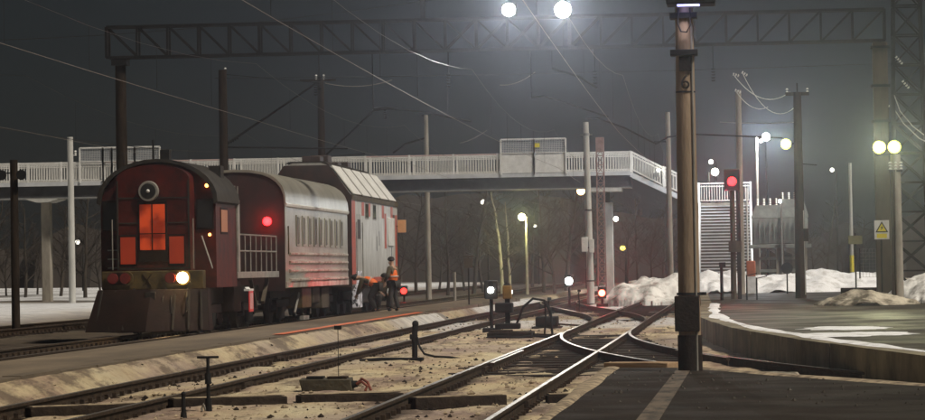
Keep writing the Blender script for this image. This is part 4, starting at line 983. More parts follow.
def bogie(root, yc, base=1.85, m_=None):
    wheelset(root, yc-base/2); wheelset(root, yc+base/2)
    for s_ in (-1, 1):
        MB().box((s_*1.03-.07, yc-base/2-.4, .5), (s_*1.03+.07, yc+base/2+.4, .74)).build('bogie_frame', m_ or M_PLDK, root, .02)
        MB().cyl((s_*1.03, yc, .15), (s_*1.03, yc, .52), .13, .13, 12).build('spring', M_IRON, root)
bogie(sp_, 2.6); bogie(sp_, 9.0)
sd_ = MB().box((1.50, 6.05, .48), (1.53, 6.75, 1.06)).build('side_shield', mat('shield_red', (.75, .03, .035), (.55, .02, .025), 3, .5), sp_, .005)
MB().add([(1.50, 6.02, 1.06), (1.50, 6.78, 1.06), (1.40, 6.78, 1.17), (1.40, 6.02, 1.17), (1.53, 6.02, 1.05), (1.53, 6.78, 1.05)], [(0, 1, 2, 3), (4, 5, 1, 0)]).box((1.38, 6.02, 1.06), (1.535, 6.78, 1.12)).build('shield_lip', M_WHITE, sd_)
for k_ in range(3): MB().box((1.531, 6.16+.2*k_, .56), (1.536, 6.22+.2*k_, 1.0)).build('white_stroke', M_WHITE, sd_)

# ------------------------------------------------------------------ wagon
wg = thing('equipment_wagon', (-15, 92.3, 0), 'silver grey wagon with rounded roof and row of narrow louvres behind the plough', 'wagon')
WL = 15.0
def warch(hw, z0, ze, zt, n=14):
    top = []
    for i in range(n+1):
        a = math.pi*i/n; x = hw*math.copysign(abs(math.cos(a))**.72, math.cos(a)); top.append((x, ze+(zt-ze)*math.sin(a)**.8))
    return [(-hw, z0), (hw, z0)]+top
MB().prism(warch(1.53, 1.08, 3.62, 4.62), 0, WL).build('body', M_SILV, wg)
pa = warch(1.57, 3.6, 3.64, 4.67)[2:]; pb = warch(1.52, 3.6, 3.60, 4.60)[2:]
MB().prism(pa+pb[::-1], -.06, WL+.05).build('roof', M_SILV, wg)
MB().prism(warch(1.515, 1.0, 3.58, 4.58), -.02, 0).build('end_wall', M_WEND, wg)
for i in range(9):
    y_ = 2.3+i*1.32
    f_ = MB().box((1.53, y_, 2.36), (1.565, y_+.62, 3.32)).build('louvre', M_SILV, wg, .012)
    MB().box((1.562, y_+.08, 2.42), (1.568, y_+.30, 3.26)).build('louvre_slot', M_BLACK, f_)
    MB().box((1.564, y_+.40, 2.44), (1.585, y_+.50, 3.24)).build('louvre_rib', M_SILV, f_)
for k_, z_ in enumerate((2.12, 1.86, 1.60, 1.32)):
    MB().prism([(1.53, z_-.07), (1.60, z_-.02), (1.60, z_+.03), (1.53, z_+.05)], .7, WL-.4).build('body_rib', M_SILVR, wg)
MB().prism([(1.53, 1.08), (1.56, 1.1), (1.56, 1.26), (1.53, 1.28)], .05, WL-.05).build('sill', M_SILVR, wg)
MB().prism([(1.53, 3.52), (1.585, 3.55), (1.60, 3.62), (1.53, 3.68)], .0, WL).build('gutter', M_WHITE, wg)  # white colour stands for the metal glint along the eave
MB().cyl((1.585, .28, 2.1), (1.585, .28, 2.95), .022, .022, 8).build('handrail', M_YEL, wg)
MB().cyl((1.0, -.05, 3.1), (1.0, -.12, 3.1), .13, .13, 16).build('tail_lamp', E_RED, wg)
MB().cyl((-.35, -.05, 3.1), (-.35, -.10, 3.1), .07, .07, 16).build('tail_lamp', E_REDS, wg)
point_light(wg, (1.0, -.2, 3.1), 14, (1, .03, .03), .08)
MB().box((-1.0, .3, .78), (1.0, WL-.3, 1.08)).build('underframe', M_PLDK, wg)
bogie(wg, 2.2); bogie(wg, WL-2.2)
for a, b, z_ in ((4.5, 6.6, .42), (7.0, 8.6, .55), (9.2, 11.0, .35)): MB().box((.55, a, z_), (1.38, b, 1.06)).build('equipment_box', M_YEL if z_ == .42 else M_BROWN, wg, .03)
MB().cyl((1.1, 8.8, .7), (1.1, 11.2, .7), .2, .2, 14).build('air_tank', M_BROWN, wg)
MB().bar((1.3, 3.4, .3), (1.3, 4.4, .9), .05).bar((1.42, 4.0, .12), (1.42, 5.3, .12), .12).build('step', M_GREYM, wg)
MB().box((-.1, -.6, .8), (.1, 0, 1.05)).build('coupler', M_IRON, wg)

# ------------------------------------------------------------------ locomotive
lo = thing('diesel_locomotive', (-15, 108.2, 0), 'grey and orange-red diesel locomotive with pale ribbed roof slope behind the wagon', 'locomotive')
LL = 14.8
pf = [(-1.55, 1.05), (1.55, 1.05), (1.57, 4.22), (.78, 5.28), (.5, 5.38), (-.5, 5.38), (-.78, 5.28), (-1.57, 4.22)]
MB().prism(pf, 0, LL).build('body', M_LWHITE, lo)
MB().prism([(-1.56, 1.0), (1.56, 1.0), (1.58, 4.22), (.8, 5.30), (-.8, 5.30), (-1.58, 4.22)], -.05, -.001).build('end_wall', M_LDK, lo)
MB().prism([(-.8, 5.385), (.8, 5.30), (.6, 5.45), (-.6, 5.45)], .2, LL-2).build('roof_top', M_PLROOF, lo)
for i in range(5):
    y0_ = .25+i*2.85
    a = Vector((1.60, 0, 4.26)); b = Vector((.84, 0, 5.28)); nn = Vector((1.02, 0, .76)).normalized()*.05
    mb = MB(); q = [a, a+nn, b+nn, b]
    mb.prism([(v.x, v.z) for v in q], y0_, y0_+2.25).build('roof_panel', M_WHITE, lo, .012)
    MB().prism([(1.56, 4.24), (1.62, 4.26), (.83, 5.33), (.78, 5.30)], y0_+2.28, y0_+2.82).build('roof_rib', M_LDK, lo)
for i, (y_, hh) in enumerate(((1.0, .25), (3.2, .35), (6.0, .2), (9.0, .3))): MB().box((-.3, y_, 5.4), (.35, y_+1.0, 5.42+hh)).build('roof_unit', M_LDK, lo, .03)
MB().prism([(1.55, 4.08), (1.60, 4.08), (1.62, 4.24), (1.56, 4.26)], 0, LL).build('gutter', M_YEL, lo)
MB().box((1.552, .0, 1.1), (1.572, 1.05, 4.07)).build('red_corner', M_LRED, lo)
MB().box((1.573, 1.4, 1.5), (1.585, 2.6, 3.6)).build('door', M_LWHITE, lo, .01); MB().box((1.586, 1.55, 2.7), (1.592, 2.4, 3.4)).build('door_window', M_LDK, lo)
for y_ in (3.0, 4.9, 9.4, 12.4): MB().box((1.558, y_, 3.55), (1.570, y_+.75, 4.05)).build('red_patch', M_LRED, lo)
for y_ in (4.0, 6.4): 
    f_ = MB().box((1.553, y_, 3.45), (1.575, y_+1.1, 4.05)).build('window', M_GREYM, lo); MB().box((1.576, y_+.1, 3.5), (1.58, y_+1.0, 4.0)).build('pane', M_GLASS, f_)
MB().box((1.553, 10.3, 2.4), (1.567, 10.9, 4.05)).build('red_patch', M_LRED, lo)
MB().box((1.553, 11.4, 2.5), (1.61, 13.2, 3.6)).build('access_panel', M_WHITE, lo, .02)
MB().box((1.553, 14.0, 1.2), (1.567, 14.7, 4.0)).build('red_corner', M_LRED, lo)
MB().box((1.553, 13.2, 3.62), (1.567, 13.9, 4.05)).build('window', M_LDK, lo)
for y_, z_ in ((7.6, 2.3), (8.4, 2.5), (12.6, 1.9)): MB().box((1.553, y_, z_), (1.563, y_+.18, z_+.55)).build('vent_slot', M_BLACK, lo)
MB().box((1.553, .2, 1.15), (1.570, LL-.2, 1.32)).build('sill', M_LRED, lo)
MB().cyl((1.62, .95, 1.3), (1.62, .95, 3.3), .02, .02, 8).build('handrail', M_GREYM, lo); MB().cyl((1.62, 2.75, 1.3), (1.62, 2.75, 3.3), .02, .02, 8).build('handrail', M_GREYM, lo)
sp2 = MB().box((1.40, 1.1, .25), (1.62, 2.4, 1.55)).build('step_panel', mat('blotched_panel', (.85, .85, .95), (.03, .03, .04), 5.5, .6, lo=.46, hi=.50), lo, .02)
MB().box((-1.0, .3, .75), (1.0, LL-.3, 1.05)).build('underframe', M_PLDK, lo)
MB().box((-1.2, 6.0, .35), (1.2, 9.2, 1.04)).build('fuel_tank', M_LDK, lo, .08)
for yc in (3.2, 11.8):
    for d in (-1.85, 0, 1.85): wheelset(lo, yc+d, .52)
    for s_ in (-1, 1): MB().box((s_*1.05-.08, yc-2.5, .5), (s_*1.05+.08, yc+2.5, .85)).build('bogie_frame', M_PLDK, lo, .02)
mr = MB().box((1.62, 14.4, 3.05), (1.95, 14.5, 3.55)).build('side_board', mat('pale_orange', (.75, .42, .2), (.6, .33, .15), 3, .6), lo, .01)
MB().bar((1.55, 14.5, 3.3), (1.66, 14.5, 3.3), .04).build('board_bracket', M_IRON, mr)

# ------------------------------------------------------------------ railway workers
def skin(name, pts, edges, m_, parent, root=0, sub=2):
    me_ = bpy.data.meshes.new(name); me_.from_pydata([p_[0] for p_ in pts], edges, []); me_.materials.append(m_)
    o_ = bpy.data.objects.new(name, me_); COL.objects.link(o_)
    md = o_.modifiers.new('skin', 'SKIN'); md.use_smooth_shade = True
    bpy.context.view_layer.update()
    sv = me_.skin_vertices
    if not sv:
        bpy.context.view_layer.objects.active = o_
        me_.attributes  # touch
    if not me_.skin_vertices:
        import bmesh
        b = bmesh.new(); b.from_mesh(me_); b.verts.layers.skin.verify(); b.to_mesh(me_); b.free()
    for i, p_ in enumerate(pts):
        r_ = p_[1]; me_.skin_vertices[0].data[i].radius = r_ if isinstance(r_, tuple) else (r_, r_)
        me_.skin_vertices[0].data[i].use_root = (i == root)
    sm = o_.modifiers.new('sub', 'SUBSURF'); sm.levels = sub; sm.render_levels = sub
    dg_ = bpy.context.evaluated_depsgraph_get(); nm = bpy.data.meshes.new_from_object(o_.evaluated_get(dg_))
    nm.materials.clear(); nm.materials.append(m_); nm.shade_smooth()
    o_.modifiers.clear(); o_.data = nm; o_.parent = parent; return o_
def person(loc, rz, label, J, vest=True):
    """J: joints by name in local metres, person facing +y."""
    root = thing('person', loc, label, 'person', rz=rz)
    o_ = ['pelvis', 'belly', 'chest', 'neck', 'head', 'crown']
    names = o_+[s+'_'+n for s in ('l', 'r') for n in ('shoulder', 'elbow', 'wrist', 'palm', 'hip', 'knee', 'ankle', 'toe')]
    names += [s+'_f%d%s' % (k_, e) for s in ('l', 'r') for k_ in range(5) for e in 'ab']
    for s in ('l', 'r'):
        wv = Vector(J[s+'_wrist']); d = (wv-Vector(J[s+'_elbow'])).normalized(); J[s+'_palm'] = tuple(wv+d*.085)
        side = d.cross(Vector((1, 0, 0))); side = side.normalized() if side.length > .1 else Vector((0, 1, 0)); sx = 1 if s == 'r' else -1
        for k_ in range(5):
            off = side*((k_-1.5)*.021); le = (.045, .055, .05, .038, .03)[k_]
            base = wv+d*.085+off
            if k_ == 4: base = wv+d*.035-side*.045; 
            curl = Vector((-sx*.02, 0, -.012))
            J['%s_f%da' % (s, k_)] = tuple(base+d*le*.7); J['%s_f%db' % (s, k_)] = tuple(base+d*le*1.5+curl)
    rad = dict(pelvis=(.15, .11), belly=(.14, .10), chest=(.16, .11), neck=.055, head=(.085, .095), crown=(.06, .07), shoulder=.065, elbow=.045, wrist=.03, palm=(.04, .018), hip=.085, knee=.058, ankle=.04, toe=.035)
    def rr(n): 
        k_ = n.split('_')[-1] if n[1] == '_' else n
        return .009 if k_[0] == 'f' and k_[1:2].isdigit() else rad[k_]
    idx = {n: i for i, n in enumerate(names)}
    E_ = [('pelvis', 'belly'), ('belly', 'chest'), ('chest', 'neck'), ('neck', 'head'), ('head', 'crown')]
    for s in ('l', 'r'):
        E_ += [('chest', s+'_shoulder'), (s+'_shoulder', s+'_elbow'), (s+'_elbow', s+'_wrist'), (s+'_wrist', s+'_palm'), ('pelvis', s+'_hip'), (s+'_hip', s+'_knee'), (s+'_knee', s+'_ankle'), (s+'_ankle', s+'_toe')]
        for k_ in range(5): E_ += [(s+'_palm' if k_ < 4 else s+'_wrist', s+'_f%da' % k_), (s+'_f%da' % k_, s+'_f%db' % k_)]
    skin('body', [(J[n], rr(n)) for n in names], [(idx[a], idx[b]) for a, b in E_], M_SKIN, root)
    def sub(name, keys, ed, m_, grow, cut=None):
        ix = {n: i for i, n in enumerate(keys)}
        def rg(n):
            r_ = rr(n); r_ = r_ if isinstance(r_, tuple) else (r_, r_); return (r_[0]+grow, r_[1]+grow)
        return skin(name, [(J[n], rg(n)) for n in keys], [(ix[a], ix[b]) for a, b in ed], m_, root)
    tor = ['pelvis', 'belly', 'chest', 'l_shoulder', 'l_elbow', 'l_wrist', 'r_shoulder', 'r_elbow', 'r_wrist']
    sub('jacket', tor, [('pelvis', 'belly'), ('belly', 'chest')]+[('chest', s+'_shoulder') for s in 'lr']+[(s+'_shoulder', s+'_elbow') for s in 'lr']+[(s+'_elbow', s+'_wrist') for s in 'lr'], M_CLOTH, .026)
    legs = ['pelvis']+[s+n for s in ('l_', 'r_') for n in ('hip', 'knee', 'ankle')]
    sub('trousers', legs, [('pelvis', s+'_hip') for s in 'lr']+[(s+'_hip', s+'_knee') for s in 'lr']+[(s+'_knee', s+'_ankle') for s in 'lr'], M_TROUS, .03)
    for s in ('l', 'r'): sub('boot', [s+'_ankle', s+'_toe'], [(s+'_ankle', s+'_toe')], M_BLACK, .018)
    pts = [(J['pelvis'], (.20, .16)), (J['belly'], (.185, .15)), (tuple(Vector(J['chest'])*.45+Vector(J['neck'])*.55), (.215, .165))]
    if vest: skin('vest', pts, [(0, 1), (1, 2)], M_VEST, root)
    b0, b1 = Vector(J['belly']), Vector(J['chest'])
    for t_ in ((.15,) if vest else ()):
        q_ = b0.lerp(b1, t_); MB().cyl(tuple(q_-(b1-b0).normalized()*.014), tuple(q_+(b1-b0).normalized()*.014), .188, .188, 18).build('reflective_strip', M_CERAM, root)
    hd = Vector(J['head']); cr_ = Vector(J['crown']); d = (cr_-hd).normalized()
    hb = MB().sphere(tuple(cr_+d*.01), .115, 14, 8, .75); hb.cyl(tuple(cr_-d*.02), tuple(cr_+d*.02), .125, .11, 16); hb.build('hat', M_HAT, root)
    fx = Vector(J.get('face', (0, 1, 0))).normalized()
    nb = MB()
    nb.sphere(tuple(hd+fx*.10-d*.0), .018, 8, 6); nb.build('nose', M_SKIN, root)
    sdv = fx.cross(d).normalized()
    for k_ in (-1, 1):
        MB().sphere(tuple(hd+fx*.085+d*.03+sdv*.035*k_), .011, 8, 6).build('eye', M_BLACK, root)
        MB().sphere(tuple(hd+sdv*.092*k_), .022, 8, 6, 1.4).build('ear', M_SKIN, root)
    MB().bar(tuple(hd+fx*.092-d*.045-sdv*.025), tuple(hd+fx*.092-d*.045+sdv*.025), .010).build('mouth', mat('lips', (.35, .14, .11), None, 4, .6), root)
    return root
pb_ = at(394, 310, 101.5)
person((pb_.x, 101.5, .205), R(62), 'worker in olive clothes and orange vest standing watching on the island platform', dict(
    pelvis=(0, 0, .95), belly=(0, .02, 1.12), chest=(0, .03, 1.36), neck=(0, .05, 1.52), head=(0, .08, 1.62), crown=(0, .085, 1.72), face=(0, 1, -.25),
    l_shoulder=(-.19, .03, 1.43), l_elbow=(-.27, .05, 1.16), l_wrist=(-.22, .2, .98), r_shoulder=(.19, .03, 1.43), r_elbow=(.27, .02, 1.16), r_wrist=(.24, .16, .95),
    l_hip=(-.09, 0, .92), l_knee=(-.12, .05, .5), l_ankle=(-.13, .0, .09), l_toe=(-.15, .15, .05), r_hip=(.09, 0, .92), r_knee=(.12, .02, .5), r_ankle=(.15, -.08, .09), r_toe=(.18, .07, .05)))
pb_ = at(374, 312, 100.5)
person((pb_.x, 100.5, .205), R(78), 'worker in orange vest bending down beside the locomotive steps', dict(
    pelvis=(0, -.12, .86), belly=(0, .06, .98), chest=(0, .30, 1.08), neck=(0, .44, 1.13), head=(0, .55, 1.12), crown=(0, .64, 1.16), face=(0, .6, -.8),
    l_shoulder=(-.19, .32, 1.07), l_elbow=(-.22, .42, .80), l_wrist=(-.14, .52, .58), r_shoulder=(.19, .32, 1.07), r_elbow=(.23, .45, .82), r_wrist=(.13, .58, .62),
    l_hip=(-.10, -.1, .84), l_knee=(-.14, .10, .48), l_ankle=(-.14, -.1, .09), l_toe=(-.15, .05, .05), r_hip=(.10, -.1, .84), r_knee=(.15, .14, .47), r_ankle=(.16, .0, .09), r_toe=(.18, .15, .05)))
pb_ = at(383, 312, 103.2)
person((pb_.x, 103.2, .205), R(200), 'worker in dark clothes crouching half hidden between the two in orange vests', dict(
    pelvis=(0, -.15, .50), belly=(0, -.06, .64), chest=(0, .08, .86), neck=(0, .16, 1.0), head=(0, .22, 1.08), crown=(0, .25, 1.18), face=(0, 1, -.4),
    l_shoulder=(-.19, .08, .92), l_elbow=(-.24, .22, .70), l_wrist=(-.14, .38, .62), r_shoulder=(.19, .08, .92), r_elbow=(.24, .24, .70), r_wrist=(.14, .40, .60),
    l_hip=(-.10, -.12, .47), l_knee=(-.16, .25, .52), l_ankle=(-.15, .05, .09), l_toe=(-.16, .2, .05), r_hip=(.10, -.12, .47), r_knee=(.17, .27, .5), r_ankle=(.16, .05, .09), r_toe=(.18, .2, .05)), False)

# ------------------------------------------------------------------ overhead wires
def wire(name, pts, r, m_, label, group='overhead wires'):
    p0 = Vector(pts[0]); mb = MB().tube([Vector(p_)-p0 for p_ in pts], r, 6)
    return one(name, mb, m_, tuple(p0), label, 'wire', group)
def sag(a, b, s, n=14):
    a, b = Vector(a), Vector(b); return [a.lerp(b, i/n)-Vector((0, 0, s*4*(i/n)*(1-i/n))) for i in range(n+1)]
def contact(X, z, lbl, off=.0):
    Y = [18, 46, 97, 141, 190, 250, 320]; pts = []
    for i in range(len(Y)-1):
        a = Vector((X+(.18 if i % 2 else -.18), Y[i], z)); b = Vector((X+(-.18 if i % 2 else .18), Y[i+1], z)); pts += sag(a, b, .06, 6)[:-1]
    wire('contact_wire', pts, .0065, M_WIRE, 'bright contact wire hanging over '+lbl)
    pts = []
    for i in range(len(Y)-1): pts += sag((X, Y[i], z+1.75), (X, Y[i+1], z+1.75), .75, 8)[:-1]
    wire('messenger_wire', pts, .006, M_WIRED, 'dark sagging messenger wire above the contact wire over '+lbl)
    mb = MB()
    for i in range(len(Y)-1):
        for k_ in range(1, 6):
            t_ = k_/6; y_ = Y[i]+(Y[i+1]-Y[i])*t_; mb.cyl((0, y_-Y[0], .0), (0, y_-Y[0], 1.75-.75*4*t_*(1-t_)), .005, .005, 4)
    o_ = mb.build('dropper_wires', M_WIRED); o_.location = (X, Y[0], z); tag(o_, 'thin vertical dropper wires over '+lbl, 'wire', None, 'stuff')
contact(-15.0, 6.42, 'the snow plough train'); contact(-8.15, 6.08, 'the island track'); contact(-3.42, 5.80, 'the straight middle track'); contact(-22.4, 6.2, 'the outer left track')
# feeder and jumper wires
a, b = at(0, 128, 100), at(215, 152, 140); wire('feeder_wire', sag(a, b, .15), .014, M_WIRED, 'feeder wire running low towards the mast behind the plough')
a, b = at(0, 40, 97), at(430, 0, 97); wire('feeder_wire', sag(a, b, .2), .012, M_WIRED, 'faint wire crossing above the gantry truss', None)
a, b = at(215, 78, 120), at(925, 62, 118); wire('cross_span_wire', sag(a, b, .12), .014, M_WIRED, 'cross-span wire below the gantry reaching the right side', None)
a, b = at(720, 122, 140), at(800, 122, 112); wire('feeder_wire', sag(a, b, .05), .014, M_GALV, 'straight pale wire ending at the wooden pole', None)
a, b = at(325, 83, 141), at(392, 80, 141); wire('jumper_wire', sag(a, b, .22), .016, M_WIRE, 'pale jumper loop beside the mast behind the wagon', None)
a, b = at(500, 85, 120), at(535, 72, 120); wire('jumper_wire', sag(a, b, .15), .016, M_WIRE, 'pale curved jumper below the smaller gantry floodlight', None)
a, b = at(460, 143, 160), at(487, 130, 160); wire('jumper_wire', sag(a, b, .1), .016, M_WIRE, 'pale jumper just above the footbridge railing', None)
for (x0, y0_, x1, y1_, s_), lb in zip(((733, 74, 790, 92, .55), (742, 72, 795, 107, .75), (735, 90, 768, 107, .3)), ('upper looped insulated jumper left of the wooden pole', 'lower looped insulated jumper left of the wooden pole', 'short looped jumper left of the wooden pole')):
    a, b = at(x0, y0_, 113), at(x1, y1_, 113); o_ = wire('jumper_wire', sag(a, b, s_), .016, M_CERAM, lb, None)
    mb = MB(); insulator(mb, (0, 0, 0), (b-a), 3, .06); mb.build('insulator', M_CERAM, o_)
a, b = at(670, 152, 150), at(925, 118, 150)
# registration arms beyond the gantry hung from head-span near the near post
rg = thing('registration_tube', at(585, 118, 108), 'long dark bent registration tube hanging behind the tan lamp post', 'tube')
q = [at(x, y_, 108)-at(585, 118, 108) for x, y_ in ((585, 119), (598, 118), (625, 128), (656, 144), (668, 137), (690, 134))]
MB().tube(q, .03, 8).build('tube', M_IRON, rg)
MB().cyl(q[-1], q[-1]+Vector((3.2, 0, -.2)), .025, .025, 6).build('extension', M_IRON, rg)
rg2 = thing('registration_tube', at(552, 70, 97), 'short dark registration tube under the brightest floodlight', 'tube')
q = [at(x, y_, 97)-at(552, 70, 97) for x, y_ in ((552, 68), (560, 71), (580, 77), (597, 88))]
MB().tube(q, .035, 8).build('tube', M_IRON, rg2)
MB().cyl(q[0], q[0]+Vector((0, 0, .55)), .015, .015, 6).build('hanger', M_IRON, rg2)
cp = thing('concrete_pole', (at(671, 300, 155).x, 155, -.2), 'grey concrete mast partly hidden behind the tan lamp post', 'pole')
pole_mb(at(671, 112, 155).z+.2, .16, .12).build('shaft', M_CONC, cp); MB().box((-.7, -.04, 7.9), (.1, .04, 7.98)).build('cross_arm', M_IRON, cp)
cp = thing('concrete_pole', (at(742, 300, 128).x, 128, .2), 'tall grey pole standing close behind the red signal', 'pole')
pole_mb(at(742, 95, 128).z, .15, .12).build('shaft', M_CONC, cp)

# ------------------------------------------------------------------ loose lumps on the yard
def lumps(name, n, m_, smin, smax, seed, label, cat, dark):
    rr = random.Random(seed); mb = MB(); k_ = 0
    xi = np.searchsorted(gx, 0)
    while k_ < n:
        Y = 31+90*rr.random()**1.6; X = rr.uniform(-9.75, 1.0)
        if X > -1.9 and Y < 44: continue
        if X > -1.2: continue
        i_ = np.searchsorted(gx, X); j_ = np.searchsorted(gy, Y); i_ = min(i_, nx-1); j_ = min(j_, ny-1)
        if dark and vnoise(X, Y, 1.7) < .5: continue
        if min(abs(X+8.15-.797), abs(X+8.15+.797), abs(X+3.42-.797), abs(X+3.42+.797)) < .1: continue
        s_ = smin+(smax-smin)*rr.random()**3; z_ = Z[j_, i_]+s_*.2; a = rr.uniform(0, 6.28); c_, d_ = math.cos(a), math.sin(a)
        f = [s_*rr.uniform(.6, 1.3) for _ in range(6)]
        vs = [(X+c_*f[0], Y+d_*f[0], z_), (X-d_*f[1], Y+c_*f[1], z_), (X-c_*f[2], Y-d_*f[2], z_), (X+d_*f[3], Y-c_*f[3], z_), (X, Y, z_+f[4]*.7), (X, Y, z_-f[5])]
        mb.add(vs, [(0, 1, 4), (1, 2, 4), (2, 3, 4), (3, 0, 4), (1, 0, 5), (2, 1, 5), (3, 2, 5), (0, 3, 5)]); k_ += 1
    me_ = bpy.data.meshes.new(name); me_.from_pydata(mb.v, [], mb.f); me_.materials.append(m_)
    o_ = bpy.data.objects.new(name, me_); COL.objects.link(o_); tag(o_, label, cat, None, 'stuff')
def grit(n, seed):
    rr = random.Random(seed); mb = MB()
    for _ in range(n):
        Y = rr.uniform(29, 40); X = rr.uniform(-1.7, 3.2)
        if X > -.5 and Y > 39.4-(X+.5)*2.3: continue
        s_ = .006+.022*rr.random()**3; f = [s_*rr.uniform(.6, 1.3) for _ in range(5)]
        mb.add([(X+f[0], Y, .25), (X, Y+f[1], .25), (X-f[2], Y, .25), (X, Y-f[3], .25), (X, Y, .25+f[4])], [(0, 1, 4), (1, 2, 4), (2, 3, 4), (3, 0, 4)])
    me_ = bpy.data.meshes.new('grit'); me_.from_pydata(mb.v, [], mb.f); me_.materials.append(M_ASPHR)
    o_ = bpy.data.objects.new('grit', me_); COL.objects.link(o_); tag(o_, 'fine grit strewn over the dark platform', 'grit', None, 'stuff')
grit(600, 8)
lumps('ice_lumps', 2600, M_DUST_LIT, .010, .055, 3, 'frozen lumps of dirty snow strewn between the tracks', 'snow lumps', False)
lumps('ballast_stones', 1300, M_WOODS, .010, .05, 5, 'dark ballast stones and litter strewn between the tracks', 'stones', True)
one('dirt_strip', ragged([(-1.72, 24), (-1.70, 33), (-1.66, 41)], .0, .09, .25, 6, .02), M_DUST_LIT, (0, 0, 0), 'ragged crust of tan snow along the left edge of the dark platform', 'snow')
one('dirt_strip', ragged([(6.2, 26), (2.1, 33.9), (.6, 37.5), (-.5, 40.5)][::-1], -.08, .10, .25, 9, .02), M_DUST_LIT, (0, 0, 0), 'thin crust of dirt along the far edge of the dark platform', 'dirt')
pm = thing('point_machine', (-5.25, 86, -.12), 'low dark point machine box between the tracks past the switch stand', 'point machine')
MB().box((-.3, -.5, .05), (.3, .5, .34)).build('case', M_IRON, pm, .04); MB().box((-.4, -.6, 0), (.4, .6, .06)).build('base', M_WOODS, pm, .01)
MB().bar((.3, 0, .12), (1.0, .1, .06), .05).build('throw_rod', M_RUST, pm)
# ------------------------------------------------------------------ bare winter trees
def tree_mesh(seed, H_, spread, nlev=5):
    rr = random.Random(seed); tr = MB(); cr_ = MB()
    def limb(mb, p_, d, L_, r0_, r1_, n, seg=3):
        pts = [p_]; q_ = p_.copy(); dd = d.copy()
        for i in range(seg):
            dd = (dd+Vector((rr.gauss(0, .10), rr.gauss(0, .10), rr.gauss(.03, .05)))).normalized(); q_ = q_+dd*(L_/seg); pts.append(q_.copy())
        mb.tube(pts, [r0_+(r1_-r0_)*i/seg for i in range(seg+1)], n); return pts, dd
    pts, dd = limb(tr, Vector((0, 0, -.2)), Vector((rr.gauss(0, .04), rr.gauss(0, .04), 1)).normalized(), H_*.92, H_*.017, H_*.004, 8, 8)
    def grow(p_, d, L_, r_, lev):
        if lev == 0 or L_ < .18: return
        pts_, d2 = limb(cr_, p_, d, L_, r_, r_*.45, 4 if lev > 2 else 3, 3 if lev > 1 else 2)
        k_ = rr.randint(3, 5) if lev > 1 else 0
        for i in range(k_):
            t_ = rr.uniform(.3, 1.0); q_ = pts_[min(len(pts_)-1, int(t_*(len(pts_)-1)+.5))]
            nd = (d2+Vector((rr.gauss(0, .55), rr.gauss(0, .55), rr.gauss(.12, .35)))).normalized()
            grow(q_, nd, L_*rr.uniform(.45, .68), r_*.5, lev-1)
    nb = 17
    for i in range(nb):
        t_ = .22+.78*i/nb; q_ = pts[min(8, int(t_*8))].lerp(pts[min(8, int(t_*8)+1)], t_*8-int(t_*8)) if t_ < 1 else pts[-1]
        a = rr.uniform(0, 6.28); el = rr.uniform(.35, .9)
        d = Vector((math.cos(a)*math.cos(el), math.sin(a)*math.cos(el), math.sin(el)))
        grow(q_, d, H_*spread*(1.15-t_*.75)*rr.uniform(.7, 1.1), H_*.006*(1.2-t_*.7), 4)
    return tr, cr_
TV = []
for s_, H_, spd in ((11, 9.5, .30), (12, 8.0, .36), (13, 11, .24), (14, 7.0, .40)):
    a, b = tree_mesh(s_, H_, spd); TV.append((a.mesh('trunk', M_BARK), b.mesh('crown', M_TWIG)))
NOUN = ['tall bare tree', 'broad bare tree', 'slender bare tree', 'low bare bushy tree']
def tree(px, Y, k_, sc, label, pale=False, z0=-.1, group='bare trees beyond the footbridge'):
    b = at(px, 285, Y); r_ = thing('bare_tree', (b.x, Y, z0), label, 'tree', group, random.uniform(0, 6.28)); r_.scale = (sc, sc, sc)
    for me_, nm in zip(TV[k_], ('trunk', 'crown')):
        c = bpy.data.objects.new(nm, me_); COL.objects.link(c); c.parent = r_
        if pale and nm == 'trunk':
            c.data = me_.copy(); c.data.materials[0] = M_BIRCH
tree(502, 192, 2, .72, 'bare tree with pale trunk lit by the yellow street lamp, left of its neighbour', True, group=None)
tree(510, 193.5, 0, .68, 'bare tree with pale trunk lit by the yellow street lamp, closest to the lamp', True, group=None)
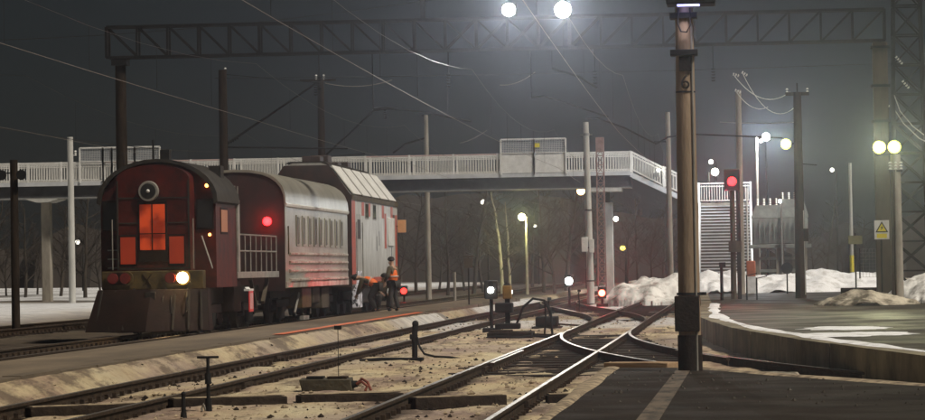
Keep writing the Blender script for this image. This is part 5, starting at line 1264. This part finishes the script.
spots = [(385, 215), (400, 235), (418, 210), (436, 228), (448, 205), (462, 240), (474, 215), (486, 230), (545, 225), (556, 208), (566, 240), (590, 222), (600, 245), (626, 212), (640, 226), (652, 208), (664, 236), (676, 220),
         (-8, 190), (8, 215), (24, 200), (36, 230), (58, 205), (68, 222), (86, 195), (98, 230), (300, 250), (345, 240), (530, 245), (688, 250), (700, 228), (760, 240), (778, 225), (815, 235), (828, 250), (842, 228), (864, 245)]
for i, (px, Y) in enumerate(spots):
    k_ = i % 4; where = 'in the dark wood beyond the footbridge' if 340 < px < 705 else ('behind the snow on the far left' if px < 300 else 'far behind the substation')
    tree(px+random.uniform(-3, 3), Y, k_, random.uniform(.6, .95) if px < 700 else random.uniform(.5, .7), '%s %s' % (NOUN[k_], where), group='%ss %s' % (NOUN[k_], where))
# far dark wood
mb = MB(); rr = random.Random(4)
n_ = 160
ridge = [(-240+480*i/n_, 330+rr.uniform(-4, 4), 7.5+2.2*math.sin(i*.21)+rr.uniform(-1.3, 1.3)) for i in range(n_+1)]
vs = [(x, y_, -1) for x, y_, z_ in ridge]+[(x, y_+2, z_*.6) for x, y_, z_ in ridge]+[(x, y_+6, z_) for x, y_, z_ in ridge]+[(x, y_+30, -1) for x, y_, z_ in ridge]
fs = [(k_*(n_+1)+i, k_*(n_+1)+i+1, (k_+1)*(n_+1)+i+1, (k_+1)*(n_+1)+i) for k_ in range(3) for i in range(n_)]
mb.add(vs, fs); o = mb.build('far_wood', M_TWIG); tag(o, 'dark mass of far-off woodland behind the station', 'woodland', None, 'stuff')

# ------------------------------------------------------------------ haze
hz = MB().box((-460, -45, -2), (460, 650, 17.5)).build('haze', M_SNOW); hz.data.materials.clear()
Mh = bpy.data.materials.new('night_haze'); Mh.use_nodes = True; t = Mh.node_tree; t.nodes.clear()
ou = t.nodes.new('ShaderNodeOutputMaterial'); pv = t.nodes.new('ShaderNodeVolumePrincipled')
pv.inputs['Color'].default_value = (.70, .80, 1.0, 1); pv.inputs['Density'].default_value = .0006; pv.inputs['Anisotropy'].default_value = .9
t.links.new(pv.outputs[0], ou.inputs['Volume']); hz.data.materials.append(Mh); tag(hz, 'thin night haze filling the whole yard', 'haze', None, 'stuff')
